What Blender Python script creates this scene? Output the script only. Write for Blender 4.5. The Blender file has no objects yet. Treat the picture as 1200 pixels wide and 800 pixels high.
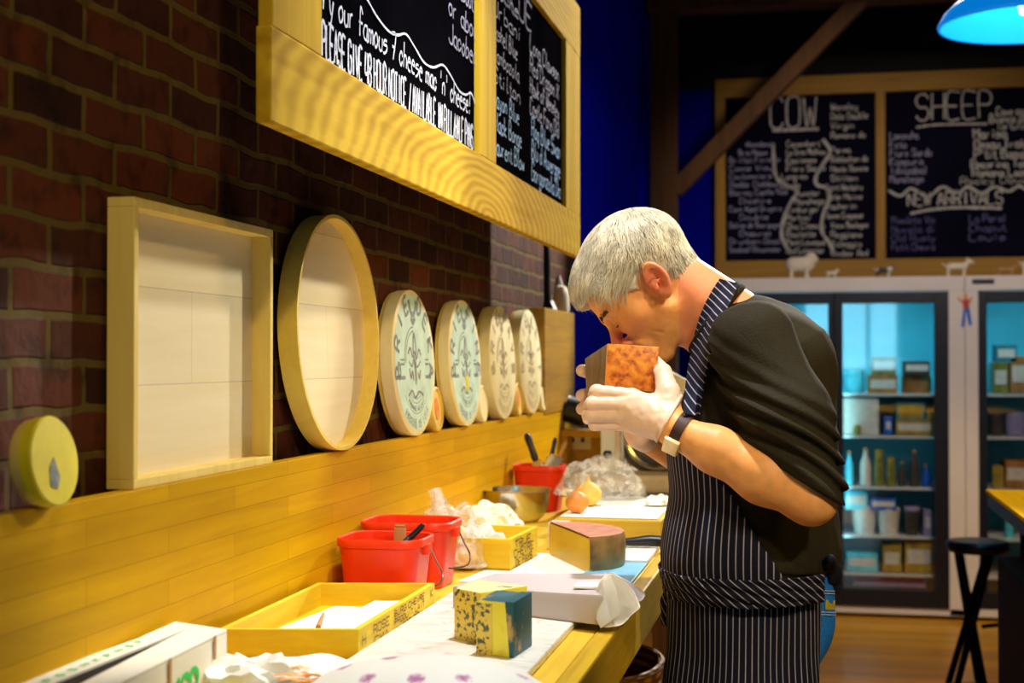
import bpy, bmesh, math, random
import numpy as np
from mathutils import Vector, Matrix, noise
random.seed(7); np.random.seed(7)
C = bpy.context.scene.collection
sc = bpy.context.scene
PI = math.pi
# ---------------------------------------------------------------- camera geometry (1200x800, 50 mm on 36 mm)
F = 1667.0; CZ = 1.40
TH = math.atan(352 / F); PH = math.atan(22 / math.hypot(F, 352))
FW = np.array([-math.sin(TH) * math.cos(PH), math.cos(TH) * math.cos(PH), math.sin(PH)])
RT = np.array([math.cos(TH), math.sin(TH), 0.0])
UP = np.array([math.sin(TH) * math.sin(PH), -math.cos(TH) * math.sin(PH), math.cos(PH)])
def at(px, py, X=None, Y=None, Z=None):
    """world point seen at a photo position, on the given world plane"""
    r = FW + (px - 600) / F * RT + (400 - py) / F * UP
    if X is not None: t = X / r[0]
    elif Y is not None: t = Y / r[1]
    else: t = (Z - CZ) / r[2]
    return Vector((r[0] * t, r[1] * t, CZ + r[2] * t))
# ---------------------------------------------------------------- node material helpers
MATS = {}
def newmat(name):
    m = bpy.data.materials.new(name); m.use_nodes = True
    nt = m.node_tree; b = nt.nodes['Principled BSDF']
    MATS[name] = m
    return m, nt, b
def N(nt, t, **kw):
    n = nt.nodes.new(t)
    for k, v in kw.items():
        if k.startswith('i_'):
            key = k[2:]
            n.inputs[int(key) if key.isdigit() else key].default_value = v
        else: setattr(n, k, v)
    return n
def ramp(nt, fac, stops):
    r = nt.nodes.new('ShaderNodeValToRGB')
    e = r.color_ramp.elements
    while len(e) < len(stops): e.new(0.5)
    for i, (p, c) in enumerate(stops):
        e[i].position = p; e[i].color = (*c, 1) if len(c) == 3 else c
    nt.links.new(fac, r.inputs[0])
    return r.outputs[0]
def coords(nt, scale=(1, 1, 1), rot=(0, 0, 0), kind='Object'):
    tc = nt.nodes.new('ShaderNodeTexCoord'); mp = nt.nodes.new('ShaderNodeMapping')
    mp.inputs['Scale'].default_value = scale; mp.inputs['Rotation'].default_value = rot
    nt.links.new(tc.outputs[kind], mp.inputs[0])
    return mp.outputs[0]
def bump(nt, b, h, strength=.3, dist=.002):
    bp = N(nt, 'ShaderNodeBump'); bp.inputs['Strength'].default_value = strength; bp.inputs['Distance'].default_value = dist
    nt.links.new(h, bp.inputs['Height']); nt.links.new(bp.outputs[0], b.inputs['Normal'])
def plain(name, col, rough=.6, metal=0, var=.12, scale=30, spec=.4, emit=None, es=0, bmp=0, trans=0, coat=0):
    m, nt, b = newmat(name)
    n = N(nt, 'ShaderNodeTexNoise'); n.inputs['Scale'].default_value = scale; n.inputs['Detail'].default_value = 4
    nt.links.new(coords(nt), n.inputs[0])
    c = ramp(nt, n.outputs[0], [(.3, tuple(max(0, x * (1 - var)) for x in col)), (.7, tuple(min(1, x * (1 + var)) for x in col))])
    nt.links.new(c, b.inputs['Base Color'])
    b.inputs['Roughness'].default_value = rough; b.inputs['Metallic'].default_value = metal
    b.inputs['Specular IOR Level'].default_value = spec
    b.inputs['Coat Weight'].default_value = coat
    if trans: b.inputs['Transmission Weight'].default_value = trans
    if emit: b.inputs['Emission Color'].default_value = (*emit, 1); b.inputs['Emission Strength'].default_value = es
    if bmp: bump(nt, b, n.outputs[0], bmp)
    return m
def wood(name, c1, c2, axis='Y', fine=60, rough=.5, stave=None, c3=None, bmp=.15, rings=0, spec=.35):
    """grain runs along axis"""
    m, nt, b = newmat(name)
    s = {'X': (.06, 1, 1), 'Y': (1, .06, 1), 'Z': (1, 1, .06)}[axis]
    co = coords(nt, tuple(x * fine for x in s))
    n = N(nt, 'ShaderNodeTexNoise'); n.inputs['Scale'].default_value = 1; n.inputs['Detail'].default_value = 6; n.inputs['Distortion'].default_value = .8
    nt.links.new(co, n.inputs[0])
    n2 = N(nt, 'ShaderNodeTexNoise'); n2.inputs['Scale'].default_value = .16; n2.inputs['Detail'].default_value = 3
    nt.links.new(co, n2.inputs[0])
    mx = N(nt, 'ShaderNodeMath', operation='ADD'); nt.links.new(n.outputs[0], mx.inputs[0]); nt.links.new(n2.outputs[0], mx.inputs[1])
    h = N(nt, 'ShaderNodeMath', operation='MULTIPLY'); h.inputs[1].default_value = .5; nt.links.new(mx.outputs[0], h.inputs[0])
    fac = h.outputs[0]
    if rings:
        w = N(nt, 'ShaderNodeTexWave', wave_type='RINGS', rings_direction='X'); w.inputs['Scale'].default_value = rings; w.inputs['Distortion'].default_value = 5
        w.inputs['Detail'].default_value = 2; w.inputs['Detail Scale'].default_value = .7
        nt.links.new(coords(nt, tuple(x * 3 for x in {'X': (.25, 1, 1), 'Y': (1, .25, 1), 'Z': (1, 1, .25)}[axis])), w.inputs[0])
        mm = N(nt, 'ShaderNodeMix', data_type='FLOAT'); mm.inputs[0].default_value = .22
        nt.links.new(fac, mm.inputs[2]); nt.links.new(w.outputs['Fac'], mm.inputs[3]); fac = mm.outputs[0]
    stops = [(.32, c1), (.66, c2)]
    col = ramp(nt, fac, stops)
    if stave:
        sw, sl, pa = stave        # stave height, length, plane axes
        tc = nt.nodes.new('ShaderNodeTexCoord'); sx = N(nt, 'ShaderNodeSeparateXYZ'); cx = N(nt, 'ShaderNodeCombineXYZ')
        nt.links.new(tc.outputs['Object'], sx.inputs[0])
        nt.links.new(sx.outputs[pa[0]], cx.inputs[0]); nt.links.new(sx.outputs[pa[1]], cx.inputs[1])
        br = N(nt, 'ShaderNodeTexBrick'); br.inputs['Scale'].default_value = 1
        br.inputs['Brick Width'].default_value = sl; br.inputs['Row Height'].default_value = sw
        br.inputs['Mortar Size'].default_value = .0006; br.inputs['Bias'].default_value = 0
        br.inputs['Color1'].default_value = (.86, .86, .86, 1); br.inputs['Color2'].default_value = (1.06, 1.06, 1.06, 1); br.inputs['Mortar'].default_value = (.55, .5, .45, 1)
        nt.links.new(cx.outputs[0], br.inputs[0])
        mu = N(nt, 'ShaderNodeMix', data_type='RGBA', blend_type='MULTIPLY'); mu.inputs[0].default_value = .8
        nt.links.new(col, mu.inputs[6]); nt.links.new(br.outputs[0], mu.inputs[7]); col = mu.outputs[2]
    nt.links.new(col, b.inputs['Base Color'])
    b.inputs['Roughness'].default_value = rough; b.inputs['Specular IOR Level'].default_value = spec
    bump(nt, b, fac, bmp, .001)
    return m
def glassy(name, col, alpha=.25, rough=.08, bmp=0):
    m, nt, b = newmat(name)
    b.inputs['Base Color'].default_value = (*col, 1); b.inputs['Roughness'].default_value = rough
    b.inputs['Specular IOR Level'].default_value = .6
    b.inputs['Alpha'].default_value = alpha
    if bmp:
        n = N(nt, 'ShaderNodeTexNoise'); n.inputs['Scale'].default_value = 45; n.inputs['Detail'].default_value = 3
        nt.links.new(coords(nt), n.inputs[0]); bump(nt, b, n.outputs[0], bmp, .004)
        a = ramp(nt, n.outputs[0], [(.42, (alpha * .5,) * 3), (.62, (min(1, alpha * 2.2),) * 3)])
        nt.links.new(a, b.inputs['Alpha'])
    return m
# ---------------------------------------------------------------- mesh helpers
def bx(bm, x0, x1, y0, y1, z0, z1, bev=0, M=None, seg=2):
    vs = [bm.verts.new((x, y, z)) for x in (x0, x1) for y in (y0, y1) for z in (z0, z1)]
    fs = [(0, 1, 3, 2), (4, 6, 7, 5), (0, 4, 5, 1), (2, 3, 7, 6), (0, 2, 6, 4), (1, 5, 7, 3)]
    faces = [bm.faces.new([vs[i] for i in f]) for f in fs]
    if bev:
        es = list({e for f in faces for e in f.edges})
        r = bmesh.ops.bevel(bm, geom=es, offset=bev, segments=seg, affect='EDGES', profile=.6)
        vs = list({v for f in r['faces'] for v in f.verts} | {v for v in vs if v.is_valid})
    if M is not None: bmesh.ops.transform(bm, matrix=M, verts=[v for v in vs if v.is_valid])
    return vs
def hexa(bm, pts, bev=0):
    """eight corners: bottom 4 ccw, top 4 ccw"""
    vs = [bm.verts.new(p) for p in pts]
    faces = [bm.faces.new([vs[i] for i in f]) for f in ((3, 2, 1, 0), (4, 5, 6, 7), (0, 1, 5, 4), (1, 2, 6, 5), (2, 3, 7, 6), (3, 0, 4, 7))]
    if bev: bmesh.ops.bevel(bm, geom=list({e for f in faces for e in f.edges}), offset=bev, segments=2, affect='EDGES', profile=.6)
def tube(bm, pts, r, n=8, caps=True):
    pts = [Vector(p) for p in pts]; rs = r if isinstance(r, (list, tuple)) else [r] * len(pts)
    rings = []; prev = None
    for i, p in enumerate(pts):
        d = (pts[min(i + 1, len(pts) - 1)] - pts[max(i - 1, 0)]).normalized()
        if prev is None:
            a = d.orthogonal().normalized()
        else:
            a = prev - d * prev.dot(d)
            a = a.normalized() if a.length > 1e-6 else d.orthogonal().normalized()
        prev = a; b = d.cross(a)
        rings.append([bm.verts.new(p + (a * math.cos(2 * PI * k / n) + b * math.sin(2 * PI * k / n)) * rs[i]) for k in range(n)])
    for i in range(len(rings) - 1):
        for k in range(n):
            bm.faces.new((rings[i][k], rings[i][(k + 1) % n], rings[i + 1][(k + 1) % n], rings[i + 1][k]))
    if caps:
        bm.faces.new(list(reversed(rings[0]))); bm.faces.new(rings[-1])
def lathe(bm, prof, c=(0, 0, 0), M=None, n=48, sx=1, sy=1):
    """profile of (r,z); r=0 closes; spins about z"""
    rings = []; new = []
    for r, z in prof:
        if r < 1e-6:
            v = bm.verts.new((0, 0, z)); rings.append([v]); new.append(v)
        else:
            ring = [bm.verts.new((r * sx * math.cos(2 * PI * k / n), r * sy * math.sin(2 * PI * k / n), z)) for k in range(n)]
            rings.append(ring); new += ring
    for a, b in zip(rings, rings[1:]):
        for k in range(n):
            k2 = (k + 1) % n
            if len(a) == 1 and len(b) == 1: continue
            if len(a) == 1: bm.faces.new((a[0], b[k], b[k2]))
            elif len(b) == 1: bm.faces.new((a[k], a[k2], b[0]))
            else: bm.faces.new((a[k], a[k2], b[k2], b[k]))
    T = Matrix.Translation(Vector(c)) @ (M if M is not None else Matrix())
    bmesh.ops.transform(bm, matrix=T, verts=new)
def prism(bm, poly, n, h, M=None):
    """poly in local xy extruded along z by h"""
    a = [bm.verts.new((x, y, 0)) for x, y in poly]; b = [bm.verts.new((x, y, h)) for x, y in poly]
    bm.faces.new(list(reversed(a))); bm.faces.new(b)
    for i in range(len(poly)):
        j = (i + 1) % len(poly); bm.faces.new((a[i], a[j], b[j], b[i]))
    if M is not None: bmesh.ops.transform(bm, matrix=M, verts=a + b)
def basis(o, x, y, z):
    x = Vector(x); y = Vector(y); z = Vector(z)
    return Matrix(((x[0], y[0], z[0], o[0]), (x[1], y[1], z[1], o[1]), (x[2], y[2], z[2], o[2]), (0, 0, 0, 1)))
def finish(name, me, mat, parent=None, smooth=False, wl=None, angle=None):
    o = bpy.data.objects.new(name, me); C.objects.link(o)
    if mat is not None:
        for m in (mat if isinstance(mat, (list, tuple)) else [mat]): me.materials.append(MATS[m] if isinstance(m, str) else m)
    if parent is not None:
        pl = Vector(parent['wl']); me.transform(Matrix.Translation(-pl)); o.parent = parent; o['wl'] = tuple(pl)
    else: o['wl'] = (0.0, 0.0, 0.0)
    if smooth:
        for p in me.polygons: p.use_smooth = True
        if angle:
            me.set_sharp_from_angle(angle=math.radians(angle))
    return o
def obj(name, bm, mat, parent=None, smooth=False, angle=40):
    bmesh.ops.recalc_face_normals(bm, faces=bm.faces)
    me = bpy.data.meshes.new(name); bm.to_mesh(me); bm.free()
    return finish(name, me, mat, parent, smooth, angle=angle)
def BM(): return bmesh.new()
def tag(o, label=None, cat=None, group=None, kind=None):
    if label: o['label'] = label
    if cat: o['category'] = cat
    if group: o['group'] = group
    if kind: o['kind'] = kind
    return o
def thing(name, loc, label, cat, group=None):
    o = bpy.data.objects.new(name, None); C.objects.link(o); o.location = loc; o['wl'] = tuple(loc)
    o.empty_display_size = .05
    return tag(o, label, cat, group)
def base_of(bm_or_pts): pass
def single(o, label, cat, group=None):
    """a thing that is one mesh: put its origin at its base"""
    me = o.data; xs = np.empty(len(me.vertices) * 3); me.vertices.foreach_get('co', xs); xs = xs.reshape(-1, 3)
    c = Vector(((xs[:, 0].min() + xs[:, 0].max()) / 2, (xs[:, 1].min() + xs[:, 1].max()) / 2, xs[:, 2].min()))
    me.transform(Matrix.Translation(-c)); o.location = c; o['wl'] = tuple(c)
    return tag(o, label, cat, group)
def struct(name, bm, mat, parent=None, **k):
    o = obj(name, bm, mat, parent, **k)
    if parent is None: o['kind'] = 'structure'
    return o
def seq(a, b, n): return [a + (b - a) * i / (n - 1) for i in range(n)]
# ---------------------------------------------------------------- sculpting: distance fields -> mesh (surface nets)
def rc(p, a, b, r1, r2):
    a = np.asarray(a, float); b = np.asarray(b, float); ba = b - a; pa = p - a
    h = np.clip((pa @ ba) / (ba @ ba), 0, 1)
    return np.linalg.norm(pa - h[..., None] * ba, axis=-1) - (r1 + (r2 - r1) * h)
def ell(p, c, r):
    q = p - np.asarray(c, float); r = np.asarray(r, float)
    k0 = np.linalg.norm(q / r, axis=-1); k1 = np.linalg.norm(q / r ** 2, axis=-1) + 1e-9
    return k0 * (k0 - 1) / k1
def smin(a, b, k):
    h = np.clip(.5 + .5 * (b - a) / k, 0, 1)
    return b + (a - b) * h - k * h * (1 - h)
def smax(a, b, k): return -smin(-a, -b, k)
def fold(ds, k):
    d = ds[0]
    for e in ds[1:]: d = smin(d, e, k)
    return d
def nets(name, f, lo, hi, h, mat, parent=None, B=8, lip=1.0, attrs=None):
    lo = np.array(lo, float); hi = np.array(hi, float)
    nb = np.ceil((hi - lo) / (h * B)).astype(int); G = nb * B + 2
    ii = np.stack(np.meshgrid(*[np.arange(k) for k in nb], indexing='ij'), -1).reshape(-1, 3)
    cen = lo + (ii + .5) * h * B
    d = f(cen); ii = ii[np.abs(d) < lip * (h * B * .5 * 1.75 + h)]
    loc = np.stack(np.meshgrid(*[np.arange(B + 1)] * 3, indexing='ij'), -1)
    VID = []; VP = []; EDG = []
    for s in range(0, len(ii), 2000):
        blk = ii[s:s + 2000]
        gi = blk[:, None, None, None, :] * B + loc[None]
        P = lo + gi * h
        v = f(P.reshape(-1, 3)).reshape(P.shape[:-1])
        sg = v < 0
        cnt = np.zeros((len(blk), B, B, B)); acc = np.zeros((len(blk), B, B, B, 3))
        def c(o): return (slice(None),) + tuple(slice(o[k], B + o[k]) for k in range(3))
        for ax in range(3):
            oth = [k for k in range(3) if k != ax]
            for u in (0, 1):
                for w in (0, 1):
                    o0 = [0, 0, 0]; o0[oth[0]] = u; o0[oth[1]] = w; o1 = list(o0); o1[ax] = 1
                    a = v[c(o0)]; b = v[c(o1)]; m = (a < 0) != (b < 0)
                    t = np.where(m, a / np.where(m, a - b, 1), 0)
                    pt = np.broadcast_to(np.array(o0, float), a.shape + (3,)).copy(); pt[..., ax] += t
                    acc += pt * m[..., None]; cnt += m
        act = cnt > 0
        base = (blk[:, None, None, None, :] * B + loc[None, :B, :B, :B])
        gid = (base[..., 0] * G[1] + base[..., 1]) * G[2] + base[..., 2]
        VID.append(gid[act]); VP.append(lo + (base[act] + acc[act] / cnt[act][:, None]) * h)
        for ax in range(3):
            o1 = [0, 0, 0]; o1[ax] = 1
            a = sg[c((0, 0, 0))]; b = sg[c(o1)]; m = a != b
            EDG.append((ax, base[m], a[m]))
    vid = np.concatenate(VID); vp = np.concatenate(VP); od = np.argsort(vid); vid = vid[od]; vp = vp[od]
    Q = []
    for ax, e, s in EDG:
        if len(e) == 0: continue
        u, w = [(1, 2), (2, 0), (0, 1)][ax]
        cs = []
        for du, dw in ((0, 0), (1, 0), (1, 1), (0, 1)):
            k = e.copy(); k[:, u] -= du; k[:, w] -= dw
            g = (k[:, 0] * G[1] + k[:, 1]) * G[2] + k[:, 2]
            j = np.clip(np.searchsorted(vid, g), 0, len(vid) - 1)
            cs.append(np.where(vid[j] == g, j, -1))
        q = np.stack(cs, 1); ok = (q >= 0).all(1); q = q[ok]; s = s[ok]
        q[~s] = q[~s][:, ::-1]
        Q.append(q)
    q = np.concatenate(Q)
    me = bpy.data.meshes.new(name)
    me.vertices.add(len(vp)); me.vertices.foreach_set('co', vp.astype(np.float32).ravel())
    me.loops.add(len(q) * 4); me.loops.foreach_set('vertex_index', q.astype(np.int32)[:, ::-1].ravel() if False else q.astype(np.int32).ravel())
    me.polygons.add(len(q)); me.polygons.foreach_set('loop_start', np.arange(0, len(q) * 4, 4, dtype=np.int32))
    me.update(calc_edges=True); me.validate()
    bm = bmesh.new(); bm.from_mesh(me)
    bmesh.ops.recalc_face_normals(bm, faces=bm.faces); bm.to_mesh(me); bm.free()
    if attrs:
        co = np.empty(len(me.vertices) * 3, np.float32); me.vertices.foreach_get('co', co); co = co.reshape(-1, 3).astype(float)
        for nm, fn in attrs.items():
            a = me.attributes.new(nm, 'FLOAT', 'POINT'); a.data.foreach_set('value', fn(co).astype(np.float32))
    return finish(name, me, mat, parent, smooth=True)
# ---------------------------------------------------------------- chalk lettering: stroke alphabet on a 4 x 8 grid (baseline 2)
G = {'A': '02 28 42|14 34', 'B': '02 08 28 37 36 25 05|25 44 43 32 02', 'C': '47 38 18 07 03 12 32 43', 'D': '02 08 28 46 44 22 02', 'E': '48 08 02 42|05 35',
 'F': '48 08 02|05 35', 'G': '47 38 18 07 03 12 32 43 45 25', 'H': '02 08|42 48|05 45', 'I': '22 28', 'J': '48 43 32 12 03', 'K': '02 08|48 05 42', 'L': '08 02 42',
 'M': '02 08 25 48 42', 'N': '02 08 42 48', 'O': '18 07 03 12 32 43 47 38 18', 'P': '02 08 38 47 46 35 05', 'Q': '18 07 03 12 32 43 47 38 18|24 42', 'R': '02 08 38 47 46 35 05|25 42',
 'S': '47 38 18 07 06 15 35 44 43 32 12 03', 'T': '08 48|28 22', 'U': '08 03 12 32 43 48', 'V': '08 22 48', 'W': '08 12 26 32 48', 'X': '08 42|02 48', 'Y': '08 25 48|25 22', 'Z': '08 48 02 42',
 'a': '35 15 04 03 12 32|35 32 42', 'b': '08 02|04 15 25 34 33 22 02', 'c': '34 25 15 04 03 12 22 33', 'd': '38 32|34 25 15 04 03 12 22 33', 'e': '04 34 25 15 04 03 12 32', 'f': '37 28 18 12|05 35',
 'g': '35 31 20 10 01|34 25 15 04 03 12 22 33', 'h': '08 02|04 15 25 34 32', 'i': '15 12|17 16', 'j': '25 21 10 01|27 26', 'k': '08 02|35 03 32', 'l': '18 13 22', 'm': '05 02|04 15 24 22|24 35 44 42',
 'n': '05 02|04 15 25 34 32', 'o': '15 04 03 12 22 33 34 25 15', 'p': '05 00|04 15 25 34 33 22 02', 'q': '35 30|34 25 15 04 03 12 22 33', 'r': '05 02|04 15 25', 's': '35 15 04 34 33 12 02', 't': '17 13 22 32|05 25',
 'u': '05 03 12 22 33 35|33 32', 'v': '05 12 35', 'w': '05 12 24 32 45', 'x': '05 32|02 35', 'y': '05 13 22|35 21 10 00', 'z': '05 35 02 32', '0': '18 07 03 12 32 43 47 38 18', '1': '07 18 12', '4': '48 42|18 04 44',
 '7': '08 48 22|15 35', '8': '25 06 07 18 38 47 46 25 04 03 12 32 43 44 25', '!': '18 14|13 12', "'": '18 16', '/': '00 48', '.': '12 13', '-': '05 35', '&': '43 17 28 37 03 12 32 45', ',': '13 01', '%': '18 12'}
def ribbon(bm, pts, w, nrm):
    nrm = Vector(nrm)
    L = []
    for i, p in enumerate(pts):
        d = pts[min(i + 1, len(pts) - 1)] - pts[max(i - 1, 0)]
        s = d.cross(nrm); s = s.normalized() * w * random.uniform(.8, 1.2) / 2 if s.length > 1e-9 else Vector((0, 0, 0))
        L.append((bm.verts.new(p + s), bm.verts.new(p - s)))
    for (a, b), (c, d) in zip(L, L[1:]):
        try: bm.faces.new((a, b, d, c))
        except ValueError: pass
def smoothline(P, k=5):
    """Catmull-Rom through P"""
    P = [Vector(p) for p in P]; Q = [P[0]] + P + [P[-1]]; out = []
    for i in range(1, len(Q) - 2):
        for j in range(k):
            t = j / k; a, b, c, d = Q[i - 1], Q[i], Q[i + 1], Q[i + 2]
            out.append(.5 * ((2 * b) + (c - a) * t + (2 * a - 5 * b + 4 * c - d) * t * t + (3 * b - a - 3 * c + d) * t ** 3))
    out.append(P[-1]); return out
def write(bm, txt, o, r, u, h, w=None, lw=None, jit=.35, slant=0.0):
    """chalk txt from o along r, letters h tall; w = total width"""
    o = Vector(o); r = Vector(r).normalized(); u = Vector(u).normalized(); n = r.cross(u)
    adv = [(5.2 if c.isupper() or c in 'mw&0478' else 3.2 if c in "il'.!1jt " else 4.3) for c in txt]
    s = h / 6.0; sx = s if w is None else w / sum(adv)
    lw = lw or h * .11; x = 0
    for c, a in zip(txt, adv):
        if c in G:
            jy = random.uniform(-jit, jit) * .6
            for st in G[c].split('|'):
                pts = []
                for t in st.split():
                    gx = int(t[0]) + random.uniform(-jit, jit) * .4; gy = int(t[1]) - 2 + random.uniform(-jit, jit) * .4 + jy
                    pts.append(o + r * ((x + gx) * sx + gy * s * slant) + u * (gy * s))
                if len(pts) > 2: pts = smoothline(pts, 3)
                ribbon(bm, pts, lw, n)
        x += a
# ---------------------------------------------------------------- materials
GOLD1 = (.50, .265, .006); GOLD2 = (.74, .44, .012)
wood('panel_wood', (.52, .275, .003), (.70, .40, .005), 'Y', 45, .42, stave=(.033, .42, ('Y', 'Z')), spec=.04)
wood('end_panel_wood', (.30, .15, .008), (.50, .27, .012), 'Y', 45, .5, stave=(.052, .3, ('Y', 'Z')))
wood('frame_wood', (.40, .225, .008), (.66, .42, .03), 'Y', 50, .85, rings=7, spec=.04)
wood('frame_wood_z', (.42, .24, .008), (.64, .42, .03), 'Z', 50, .85, spec=.04)
wood('counter_wood', (.66, .40, .015), (.86, .60, .06), 'Y', 60, .45)
wood('rail_wood', (.40, .23, .004), (.66, .43, .012), 'Y', 70, .5)
wood('crate_wood', (.70, .45, .008), (.88, .64, .02), 'X', 60, .6)
wood('crate_wood_y', (.70, .45, .008), (.88, .64, .02), 'Y', 60, .6)
wood('slab_wood', (.55, .33, .02), (.78, .52, .05), 'X', 50, .55)
wood('box_wood', (.86, .72, .42), (.95, .84, .60), 'Y', 40, .6, stave=(.125, 5, ('Y', 'Z')), bmp=.05)
wood('box_edge', (.74, .52, .10), (.88, .68, .20), 'Z', 50, .6)
wood('hoop_wood', (.76, .54, .08), (.88, .68, .16), 'Y', 50, .55, bmp=.06)
wood('lid_wood', (.80, .70, .36), (.92, .84, .52), 'Z', 40, .6, bmp=.04)
wood('beam_wood', (.05, .018, .002), (.12, .045, .004), 'Z', 30, .7)
wood('board_wood', (.26, .12, .006), (.46, .24, .015), 'X', 30, .6)
wood('board_wood_z', (.26, .12, .006), (.46, .24, .015), 'Z', 30, .6)
wood('floor_wood', (.36, .13, .003), (.80, .36, .008), 'X', 24, .35, stave=(1.4, .09, ('Y', 'X')), bmp=.05)
wood('table_wood', (.66, .36, .004), (.86, .52, .01), 'Y', 40, .8, spec=.02)
plain('blue_paint', (.002, .004, .85), .8, var=.08, scale=3, spec=.02)
plain('shaded_blue_paint', (.002, .003, .26), .9, var=.08, scale=3, spec=.02)  # blue_paint darkened: the far wall's dimness is put into the colour
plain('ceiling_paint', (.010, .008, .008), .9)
plain('dark_wall', (.020, .016, .03), .8)
plain('black_metal', (.005, .005, .006), .6, var=.1, spec=.1)
plain('black_plastic', (.010, .010, .016), .35, var=.1)
plain('navy_plastic', (.012, .02, .10), .35)
plain('slate', (.003, .0026, .004), 1, var=.3, scale=6, spec=0)
plain('slate_far', (.004, .0035, .012), .9, var=.3, scale=3, spec=.05)
plain('chalk_white', (.62, .66, .80), .9, var=.25, scale=150)
plain('chalk_grey', (.30, .29, .42), .9, var=.4, scale=60)
plain('chalk_warm', (.46, .44, .40), .9, var=.4, scale=60)
plain('chalk_dim', (.10, .09, .22), .9, var=.4, scale=60)
plain('chalk_blue', (.26, .46, .85), .9, var=.3, scale=150)
plain('chalk_green', (.02, .30, .06), .9, var=.5, scale=80)
plain('red_plastic', (.80, .035, .004), .38, var=.05, spec=.45)
plain('steel', (.62, .60, .55), .22, metal=1, var=.06)
plain('dark_steel', (.14, .14, .16), .4, metal=.8)
plain('light_enamel', (.62, .64, .66), .35, var=.04)
plain('dull_beige', (.44, .36, .24), .6, var=.08)
plain('white_paper', (.86, .85, .78), .75, var=.04, scale=12)
plain('grey_paper', (.46, .41, .42), .8, var=.05, scale=12)
plain('cream_card', (.72, .68, .56), .75, var=.05, scale=10)
plain('green_ink', (.02, .55, .07), .7, var=.2)
plain('orange_ink', (.95, .28, .03), .7, var=.3)
plain('brown_ink', (.20, .09, .01), .8, var=.3)
plain('grey_ink', (.22, .25, .27), .8, var=.4, scale=90)
plain('faint_ink', (.42, .32, .18), .8, var=.3, scale=90)
plain('pale_label', (.58, .80, .72), .6, var=.10, scale=25)
plain('yellow_patch', (.72, .62, .04), .6)
plain('purple_ink', (.36, .08, .26), .8, var=.4, scale=160)
plain('fridge_body', (.72, .66, .62), .45, var=.04, scale=4)
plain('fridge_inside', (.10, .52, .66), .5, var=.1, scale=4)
plain('wire', (.25, .24, .22), .3, metal=1)
plain('yellow_wax', (.78, .66, .015), .5, var=.08)
plain('skin', (.82, .38, .12), .5, var=.10, scale=55, spec=.35, bmp=.15)
plain('ceramic', (.75, .66, .50), .5)
plain('tan_clay', (.45, .24, .08), .6)
plain('onion_skin', (.72, .26, .05), .5, var=.35, scale=25)
plain('amber_bread', (.85, .52, .10), .6, var=.25, scale=30)
plain('blue_tray', (.22, .55, .80), .4)
glassy('plastic_film', (.80, .80, .76), .20, .1, bmp=.35)
m, nt, b = newmat('door_glass'); tr_ = N(nt, 'ShaderNodeBsdfTransparent'); gl_ = N(nt, 'ShaderNodeBsdfGlossy'); gl_.inputs['Roughness'].default_value = .03; ms_ = N(nt, 'ShaderNodeMixShader'); ms_.inputs[0].default_value = .13
nt.links.new(tr_.outputs[0], ms_.inputs[1]); nt.links.new(gl_.outputs[0], ms_.inputs[2]); nt.links.new(ms_.outputs[0], nt.nodes['Material Output'].inputs[0])
def brick_mat():
    m, nt, b = newmat('brick')
    tc = nt.nodes.new('ShaderNodeTexCoord'); sx = N(nt, 'ShaderNodeSeparateXYZ'); cx = N(nt, 'ShaderNodeCombineXYZ')
    nt.links.new(tc.outputs['Object'], sx.inputs[0]); nt.links.new(sx.outputs['Y'], cx.inputs[0]); nt.links.new(sx.outputs['Z'], cx.inputs[1])
    nz = N(nt, 'ShaderNodeTexNoise'); nz.inputs['Scale'].default_value = 9; nz.inputs['Detail'].default_value = 3; nt.links.new(tc.outputs['Object'], nz.inputs[0])
    sc_ = N(nt, 'ShaderNodeVectorMath', operation='SCALE'); sc_.inputs['Scale'].default_value = .016; nt.links.new(nz.outputs['Color'], sc_.inputs[0])
    ad = N(nt, 'ShaderNodeVectorMath', operation='ADD'); nt.links.new(cx.outputs[0], ad.inputs[0]); nt.links.new(sc_.outputs[0], ad.inputs[1])
    br = N(nt, 'ShaderNodeTexBrick'); br.inputs['Scale'].default_value = 1; br.inputs['Brick Width'].default_value = .155; br.inputs['Row Height'].default_value = .054
    br.inputs['Mortar Size'].default_value = .0065; br.inputs['Mortar Smooth'].default_value = .35
    br.inputs['Color1'].default_value = (.13, .029, .010, 1); br.inputs['Color2'].default_value = (.032, .008, .005, 1); br.inputs['Mortar'].default_value = (.13, .085, .018, 1)
    nt.links.new(ad.outputs[0], br.inputs[0])
    n = N(nt, 'ShaderNodeTexNoise'); n.inputs['Scale'].default_value = 28; n.inputs['Detail'].default_value = 7; nt.links.new(tc.outputs['Object'], n.inputs[0])
    c = ramp(nt, n.outputs[0], [(.3, (.45, .42, .40)), (.5, (1, 1, 1)), (.75, (1.0, 1.0, .9))])
    mu = N(nt, 'ShaderNodeMix', data_type='RGBA', blend_type='MULTIPLY'); mu.inputs[0].default_value = 1
    nt.links.new(br.outputs[0], mu.inputs[6]); nt.links.new(c, mu.inputs[7]); nt.links.new(mu.outputs[2], b.inputs['Base Color'])
    b.inputs['Roughness'].default_value = .85; b.inputs['Specular IOR Level'].default_value = .2
    h = N(nt, 'ShaderNodeMath', operation='MULTIPLY_ADD'); h.inputs[1].default_value = -.9; nt.links.new(br.outputs['Fac'], h.inputs[0]); nt.links.new(n.outputs[0], h.inputs[2])
    bump(nt, b, h.outputs[0], .9, .0055)
brick_mat()
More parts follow.
